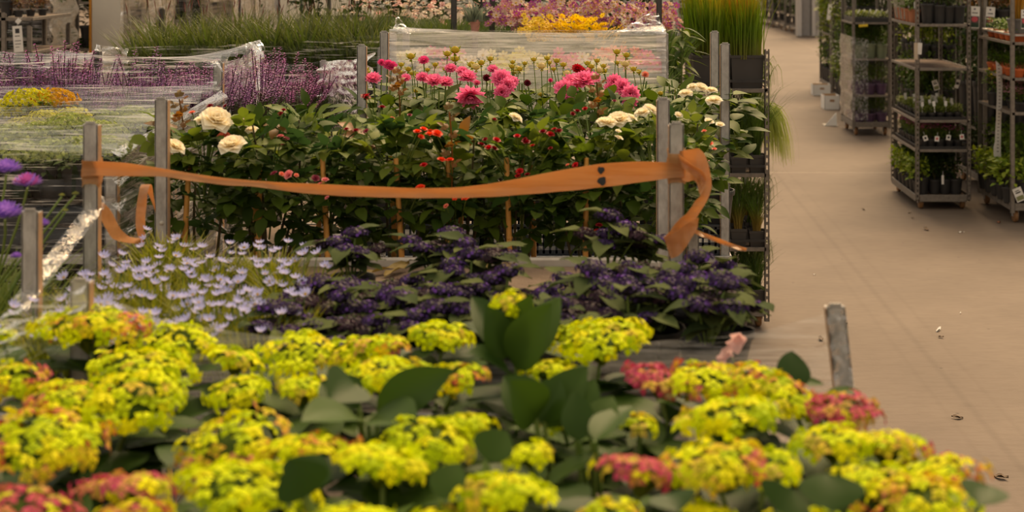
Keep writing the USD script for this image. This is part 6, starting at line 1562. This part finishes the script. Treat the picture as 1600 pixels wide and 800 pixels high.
for n_, (x0, y0) in enumerate(((4.25, 14.2), (4.30, 15.9), (4.0, 17.3), (4.55, 17.9), (4.2, 19.6), (4.3, 22.6), (4.6, 25.0), (4.8, 28.0))):
    nm = f"{OR2[n_]} deeper-row trolley"
    trolley('plant_trolley', nm + ' on the right of the aisle', x0, x0 + .5, y0, y0 + 1.1, (.6, 1.1, 1.6), ztop=2.1, deck=.16)
    for z, kd, sh in ((.16, 'dark', 'deck'), (.60, 'mid' if n_ % 2 else 'dark', 'second shelf'), (1.1, 'dark', 'third shelf'), (1.6, 'mid', 'top shelf')):
        fill(kd, f'{sh} of {nm}', x0 + .03, x0 + .47, y0 + .02, y0 + .38, z, 3, 1, 1.35, 1.6)
BIGPIC = [(-.46, .46, -.46, -.26, surf('dark_green_print', (.02, .05, .03), rough=.6), 'printed_band'), (-.46, .46, -.26, .05, surf('grey_print', (.10, .06, .06), rough=.6), 'printed_band'), (-.34, .34, -.22, .04, REDINK, 'printed_flower'), (-.16, .08, .34, .42, surf('violet_print', (.10, .06, .12), rough=.6), 'printed_flower'), (-.3, .3, .18, .22, INK, 'printed_line')]
tag_card('picture_tag', 'large tag with a red flower right of the slotted post', 1523, 27, 13.972, 15, 34, 3, pic=BIGPIC)
tag_card('picture_tag', 'second large red flower tag, half behind leaves', 1547, 28, 14.348, 14, 34, 4, pic=BIGPIC)
tag_card('picture_tag', 'tag with a red bloom at the edge above the orange pots', 1600, 30, 12.9, 9, 30, 0, pic=BIGPIC)
tag_card('picture_tag', 'white picture tag hanging low on the edge trolley', 1592, 304, 12.88, 14, 22, -22, pic=TAGPIC)
tag_card('picture_tag', 'tall picture tag low on the post of the shrub trolley', 1537, 286, 13.9, 9, 26, 3, pic=[(-.42, .42, -.42, .0, REDINK, 'printed_photo')])
t = thing('paper_strip', 'long white punched paper strip hanging beside the edge trolley', 'paper strip')
a = np.linspace(0, 1, 20); m = MB(); Y0 = 13.2
P0 = np.array([at(1556 + 1.5 * math.sin(q * 5) - 2 * (q > .85), 95 + 150 * q, Y0) for q in a]); P1 = np.array([at(1565 + 1.2 * math.sin(q * 5 + .6), 105 + 142 * q, Y0 + .03) for q in a])
v = np.stack([P0, P1], 1).reshape(-1, 3); f = grid_faces(20, 2); m.add(v, f); m.add(v + [0, .0015, 0], f[:, ::-1]); obj('strip', m, CARD, t)
m = MB()
for q in range(26):
    w = q / 26; c = at(1560.5 + 1.4 * math.sin(w * 5), 102 + 140 * w, Y0 - .002); m.add(*box(c[0] - .008, c[0] + .008, c[1] - .001, c[1], c[2] - .0025, c[2] + .0025))
obj('punched_slots', m, INK, t, smooth=False, kind='stuff')
film('silvery film wrapped around the corner of the pale-pot trolley', [('side_sheet', sheet((3.245, 19.86, 1.23), (3.245, 18.98, 1.23), (3.245, 19.86, .2), (3.245, 18.98, .2), 40, 50, .006, 16, 31, cr=.004), film_mat('silver_film', (6, 6, 40), base=.12, streak=.5, lo=.45, hz=(.55, .50, .44), gl=.35)),
    ('front_sheet', sheet((3.245, 18.975, 1.23), (3.45, 18.975, 1.2), (3.245, 18.975, .2), (3.45, 18.975, .2), 20, 50, .006, 16, 32), FILM_CRUMP)])
# dark shrubs closing the view behind the cosmos and daisies
trolley('plant_trolley', 'long trolley of dark shrubs behind the cosmos and pale daisies', -2.3, .62, 11.3, 12.0, (1.45,), ztop=1.7, deck=.15)
fill('dark', 'trolley behind the cosmos', -2.25, .6, 11.35, 11.95, 1.45, 9, 2, 2.0, 1.1)
# cartons on the floor
CARTON_IN = surf('brown_carton', (.45, .27, .12), (.40, .24, .11), rough=.8)
def carton(lab, x0, x1, y0, y1, h):
    t = thing('carton', lab, 'box'); th = .006
    for nm, a, b, c, d in (('front_wall', x0, x1, y0, y0 + th), ('back_wall', x0, x1, y1 - th, y1), ('side_wall', x0, x0 + th, y0, y1), ('side_wall', x1 - th, x1, y0, y1)):
        m = MB(); m.add(*box(a, b, c, d, .001, h)); obj(nm, m, CARD, t, smooth=False)
    m = MB(); m.add(*box(x0 + th, x1 - th, y0 + th, y1 - th, .001, .008)); obj('bottom', m, CARTON_IN, t, smooth=False)
    m = MB(); m.add(*box(x0 + th, x1 - th, y1 - th * 1.6, y1 - th, .01, h - .002)); obj('inner_lining', m, CARTON_IN, t, smooth=False)
    m = MB(); c = (x0 + x1) / 2; m.add(*box(c - .035, c + .035, y0 - .001, y0, h * .55, h * .72)); obj('printed_mark', m, surf('brown_print', (.35, .2, .1)) if 'first' in lab else UsdShade.Material.Get(stage, '/World/Looks/brown_print'), t, smooth=False)
carton('first open white carton on the floor, farthest down the aisle', 3.55, 3.83, 24.3, 24.56, .17)
carton('second open white carton, beside the row-head trolley', 3.40, 3.62, 22.15, 22.5, .20)
t = thing('folded_carton', 'flattened white carton with one flap raised beside the wrapped corner', 'cardboard')
m = MB(); v = np.array([(3.08, 20.05, .002), (3.26, 20.05, .002), (3.26, 20.3, .002), (3.08, 20.3, .002)]); v = np.vstack([v, v + [0, 0, .006]]); m.add(v, [[0, 2, 1], [0, 3, 2], [4, 5, 6], [4, 6, 7], [0, 1, 5], [0, 5, 4], [1, 2, 6], [1, 6, 5], [2, 3, 7], [2, 7, 6], [3, 0, 4], [3, 4, 7]]); obj('sheet', m, LIP, t, smooth=False)
m = MB(); v = np.array([(3.08, 20.05, .01), (3.24, 20.05, .01), (3.24, 20.10, .17), (3.235, 20.11, .17), (3.235, 20.06, .01), (3.085, 20.06, .01)]); m.add(v, [[0, 1, 2], [3, 4, 5], [0, 2, 3], [0, 3, 5], [1, 4, 3], [1, 3, 2]]); obj('flap', m, CARD, t, smooth=False)
# far trolleys at the end of the aisle
for n_, (x0, y0) in enumerate(((5.35, 47.5), (5.42, 45.6), (5.55, 43.6), (5.62, 41.8))):
    nm = f"{['farthest', 'second farthest', 'third farthest', 'fourth farthest'][n_]} trolley at the end of the aisle"
    trolley('plant_trolley', nm, x0, x0 + .6, y0, y0 + 1.3, (.5, .95, 1.4), ztop=2.1, deck=.2, pw=.05)
    for z in (.2, .5, .95, 1.4): fill('mid', f"{'deck' if z == .2 else ['low', 'middle', 'high'][[.5, .95, 1.4].index(z)] + ' shelf'}, {nm.split(' at')[0]}", x0 + .05, x0 + .55, y0 + .1, y0 + 1.2, z, 2, 2, 1.4, 1.2)

# ================================================================ racks and wrapped trolleys far left
BL = trolley('plant_trolley', 'dark rack of potted shrubs at the left edge with a hanging list', -4.50, -4.24, 11.7, 12.6, (1.20, 1.52, 1.78), post=[(-4.46, 11.7, .05, 1.82, 1), (-4.265, 11.7, .05, 1.72, 1), (-4.46, 12.6, .05, 1.8, -1), (-4.265, 12.6, .05, 1.7, -1)], deck=.15)
K['light'].put('light green plant at the upper picture corner on the left rack', (-4.49, 11.85, 1.79), 0)
for j in range(3): K['red'].put(f'red-leaved plant on top of the left rack, {OR2[j]} from the edge', (-4.40 + j * .05, 11.85 + j * .12, 1.785), j * 80, (.6, .6, .42))
BL2 = trolley('plant_trolley', 'wide dark rack of shrubs behind film, left of the grey column', -5.1, -4.56, 13.0, 13.75, (1.15, 1.55, 1.80), ztop=2.2, deck=.15)
BL3 = trolley('plant_trolley', 'second dark rack of shrubs, far left behind the hanging list', -5.75, -5.08, 13.2, 13.9, (1.15, 1.55, 1.80), ztop=2.2, deck=.15)
for nm, x0, x1, y0 in (('rack by the column', -5.07, -4.59, 13.05), ('rack at the edge', -5.7, -5.12, 13.25)):
    for z, kd in ((1.15, 'dark'), (1.55, 'dark'), (1.80, 'mid')):
        fill(kd, f"{ {1.15: 'lower', 1.55: 'middle', 1.80: 'top'}[z]} shelf of the {nm}", x0, x1, y0, y0 + .6, z, 5, 2, 1.25, .95)
for n_, x0 in enumerate((-7.6, -6.7, -5.8, -4.98)):
    trolley('plant_trolley', f"{OR2[n_]} trolley of dark shrubs behind the left racks", x0, x0 + .82, 14.7, 15.5, (.9, 1.35, 1.8), ztop=2.3, deck=.15)
    for z in (.9, 1.35, 1.8): fill('dark', f"{ {.9: 'lower', 1.35: 'middle', 1.8: 'top'}[z]} shelf, {OR2[n_]} trolley behind the left racks", x0 + .04, x0 + .78, 14.74, 15.2, z, 4, 1, 2.0, .75)
film('dark streaked film wrapped around the rack left of the column', [('front_sheet', sheet((-4.9, 12.95, 2.2), (-4.53, 12.95, 2.2), (-4.9, 12.96, 1.1), (-4.53, 12.96, 1.1), 40, 60, .006, 26, 41), FILM),
    ('corner_sheet', sheet((-4.53, 12.95, 2.2), (-4.53, 13.6, 2.2), (-4.53, 12.96, 1.1), (-4.53, 13.6, 1.1), 24, 60, .012, 16, 42, cr=.006), FILM_TAN)])
LISTP = [(-.22, .22, .22, .40, INK, 'printed_mark'), (-.3, .2, .10, .13, INK, 'printed_line'), (-.32, .32, -.08, -.055, INK, 'printed_line'), (-.32, .3, -.2, -.175, INK, 'printed_line'), (-.3, .12, -.32, -.295, INK, 'printed_line')]
tag_card('delivery_list', 'white printed list hanging between the posts of the left rack', 28, 61, 11.66, 15, 41, -4, pic=LISTP)
tag_card('small_card', 'small white card tilted above the hanging list', 28.5, 33, 11.66, 7, 8, 40)
# wrapped trolleys beyond the column
for n_, (px0, px1, Y, zt_, mt, nm) in enumerate(((193, 227, 12.85, 2.2, FILM_TAN, 'tan film-wrapped trolley directly right of the column'), (262, 296, 14.2, 2.05, FILM, 'dark glassy film-wrapped trolley'), (318, 366, 14.4, 2.2, FILM_TAN, 'bright crumpled film-wrapped trolley among the grass tops'), (366, 400, 15.2, 2.2, FILM_TAN, 'last film-wrapped trolley beside the cream wall'))):
    a, b = at(px0, 0, Y)[0], at(px1, 0, Y)[0]
    trolley('plant_trolley', nm.replace('film-wrapped', 'shrub'), a, b, Y, Y + .9, (.7, 1.2, 1.65), ztop=zt_, deck=.15)
    for z in (.7, 1.2, 1.65): fill('dark' if n_ % 2 else 'mid', f"{ {.7: 'lower', 1.2: 'middle', 1.65: 'top'}[z]} shelf of the {nm.split(' trolley')[0].replace('film-wrapped', '').replace('  ', ' ')} trolley", a + .02, b - .02, Y + .06, Y + .7, z, 2, 2, 1.1, 1.3)
    film('film around the ' + nm.replace('film-wrapped ', ''), [('front_sheet', sheet((a - .02, Y - .04, zt_), (b + .02, Y - .04, zt_), (a - .02, Y - .03, .7), (b + .02, Y - .03, .7), 30, 70, .012, 12, 50 + n_, cr=.012), mt),
        ('side_sheet', sheet((b + .02, Y - .04, zt_), (b + .02, Y + .9, zt_), (b + .02, Y - .03, .7), (b + .02, Y + .9, .7), 24, 60, .01, 12, 60 + n_, cr=.008), mt)])
t = thing('carrier_board', 'grey panel with a dark window leaning behind the violet sage', 'panel')
a, b = at(233, 0, 13.2)[0], at(256, 0, 13.2)[0]; zs_ = [at(0, y, 13.2)[2] for y in (11, 33, 47, 84)]
m = MB(); m.add(*box(a, b, 13.2, 13.23, 0, zs_[2], .003)); m.add(*box(a, b, 13.2, 13.23, zs_[1], zs_[0], .003)); m.add(*box(a, a + .025, 13.2, 13.23, zs_[2], zs_[1])); obj('frame', m, GREYDOOR, t, smooth=False)
m = MB(); m.add(*box(a + .025, b, 13.215, 13.23, zs_[2], zs_[1])); obj('window', m, DARKPOST, t, smooth=False)
for n_, (px, w, Y, zb) in enumerate(((228, 7, 13.8, 2.1), (253, 8, 13.0, 1.80), (374, 3, 12.6, 2.2))):
    t = thing('display_post', ['dark post beside the tan film-wrapped trolley', 'short black post in front of the grey panel', 'thin dark post among the grass tops'][n_], 'post'); x = at(px, 0, Y)[0]
    obj('shaft', post_mesh(x, Y, .01, zb, w=w * Y / FPX), DARKPOST, t, smooth=False); m = MB(); m.add(*box(x - .05, x + .05, Y - .04, Y + .06, 0, .01)); obj('foot_plate', m, DARKPOST, t, smooth=False)
t = thing('display_post', 'black-capped post sticking up through the film by the column', 'post'); p = at(152, 95, 5.9)
obj('shaft', post_mesh(p[0], 5.9, .05, 1.87, w=.016), STEEL, t, smooth=False); m = MB(); m.add(*box(p[0] - .010, p[0] + .010, 5.89, 5.93, 1.85, at(0, 80, 5.9)[2], .002)); obj('cap', m, DARKPOST, t, smooth=False)
# litter on the aisle floor
BIT = surf('floor_litter', (.10, .07, .045), (.16, .11, .07), rough=.9)
for n_, (px, py, L, mt, lab) in enumerate(((1284, 534, .05, BIT, 'dark crumpled leaf on the aisle beside the leaning post'), (1324, 507, .03, BIT, 'small twig bit on the floor above the leaning post'), (1466, 527, .03, BIT, 'dark crumb in the middle of the aisle floor'), (1463, 519, .055, CARD, 'pale straw on the aisle floor'), (1505, 655, .04, BIT, 'brown leaf bit low on the aisle floor'), (1425, 341, .03, BIT, 'brown leaf scrap before the aisle trolley'), (1419, 334, .025, BIT, 'tiny leaf scrap before the aisle trolley'),
        (1352, 329, .03, BIT, 'dark scrap left of the aisle trolley'), (1562, 348, .05, TERRA, 'orange leaf under the edge trolley'), (1497, 364, .035, CARD, 'pale petal on the floor below the shrub trolley'), (1450, 361, .06, BIT, 'forked twig on the floor before the aisle trolley'), (1275, 430, .02, CARD, 'pale fleck near the grass trolley'), (1553, 745, .05, BIT, 'dry leaf on the floor at the hydrangea corner'), (1500, 491, .02, CARD, 'pale crumb right in the aisle'))):
    s = (py - CY) / CAMH; Y = FPX / s; X = (px - CX) / s
    v, f = leaf(L * 1.4, L * .6 if mt is not CARD else L * .3, 6, 3, fold=.5, droop=-.15, wave=.08, seed=n_)
    v2 = v - [0, 0, .0025]
    a = n_ * 1.9
    tag(obj('floor_scrap', MB().add(v, f, T(X, Y, .006) @ Rz(a)).add(v2, f[:, ::-1], T(X, Y, .006) @ Rz(a)), mt), lab, 'litter')
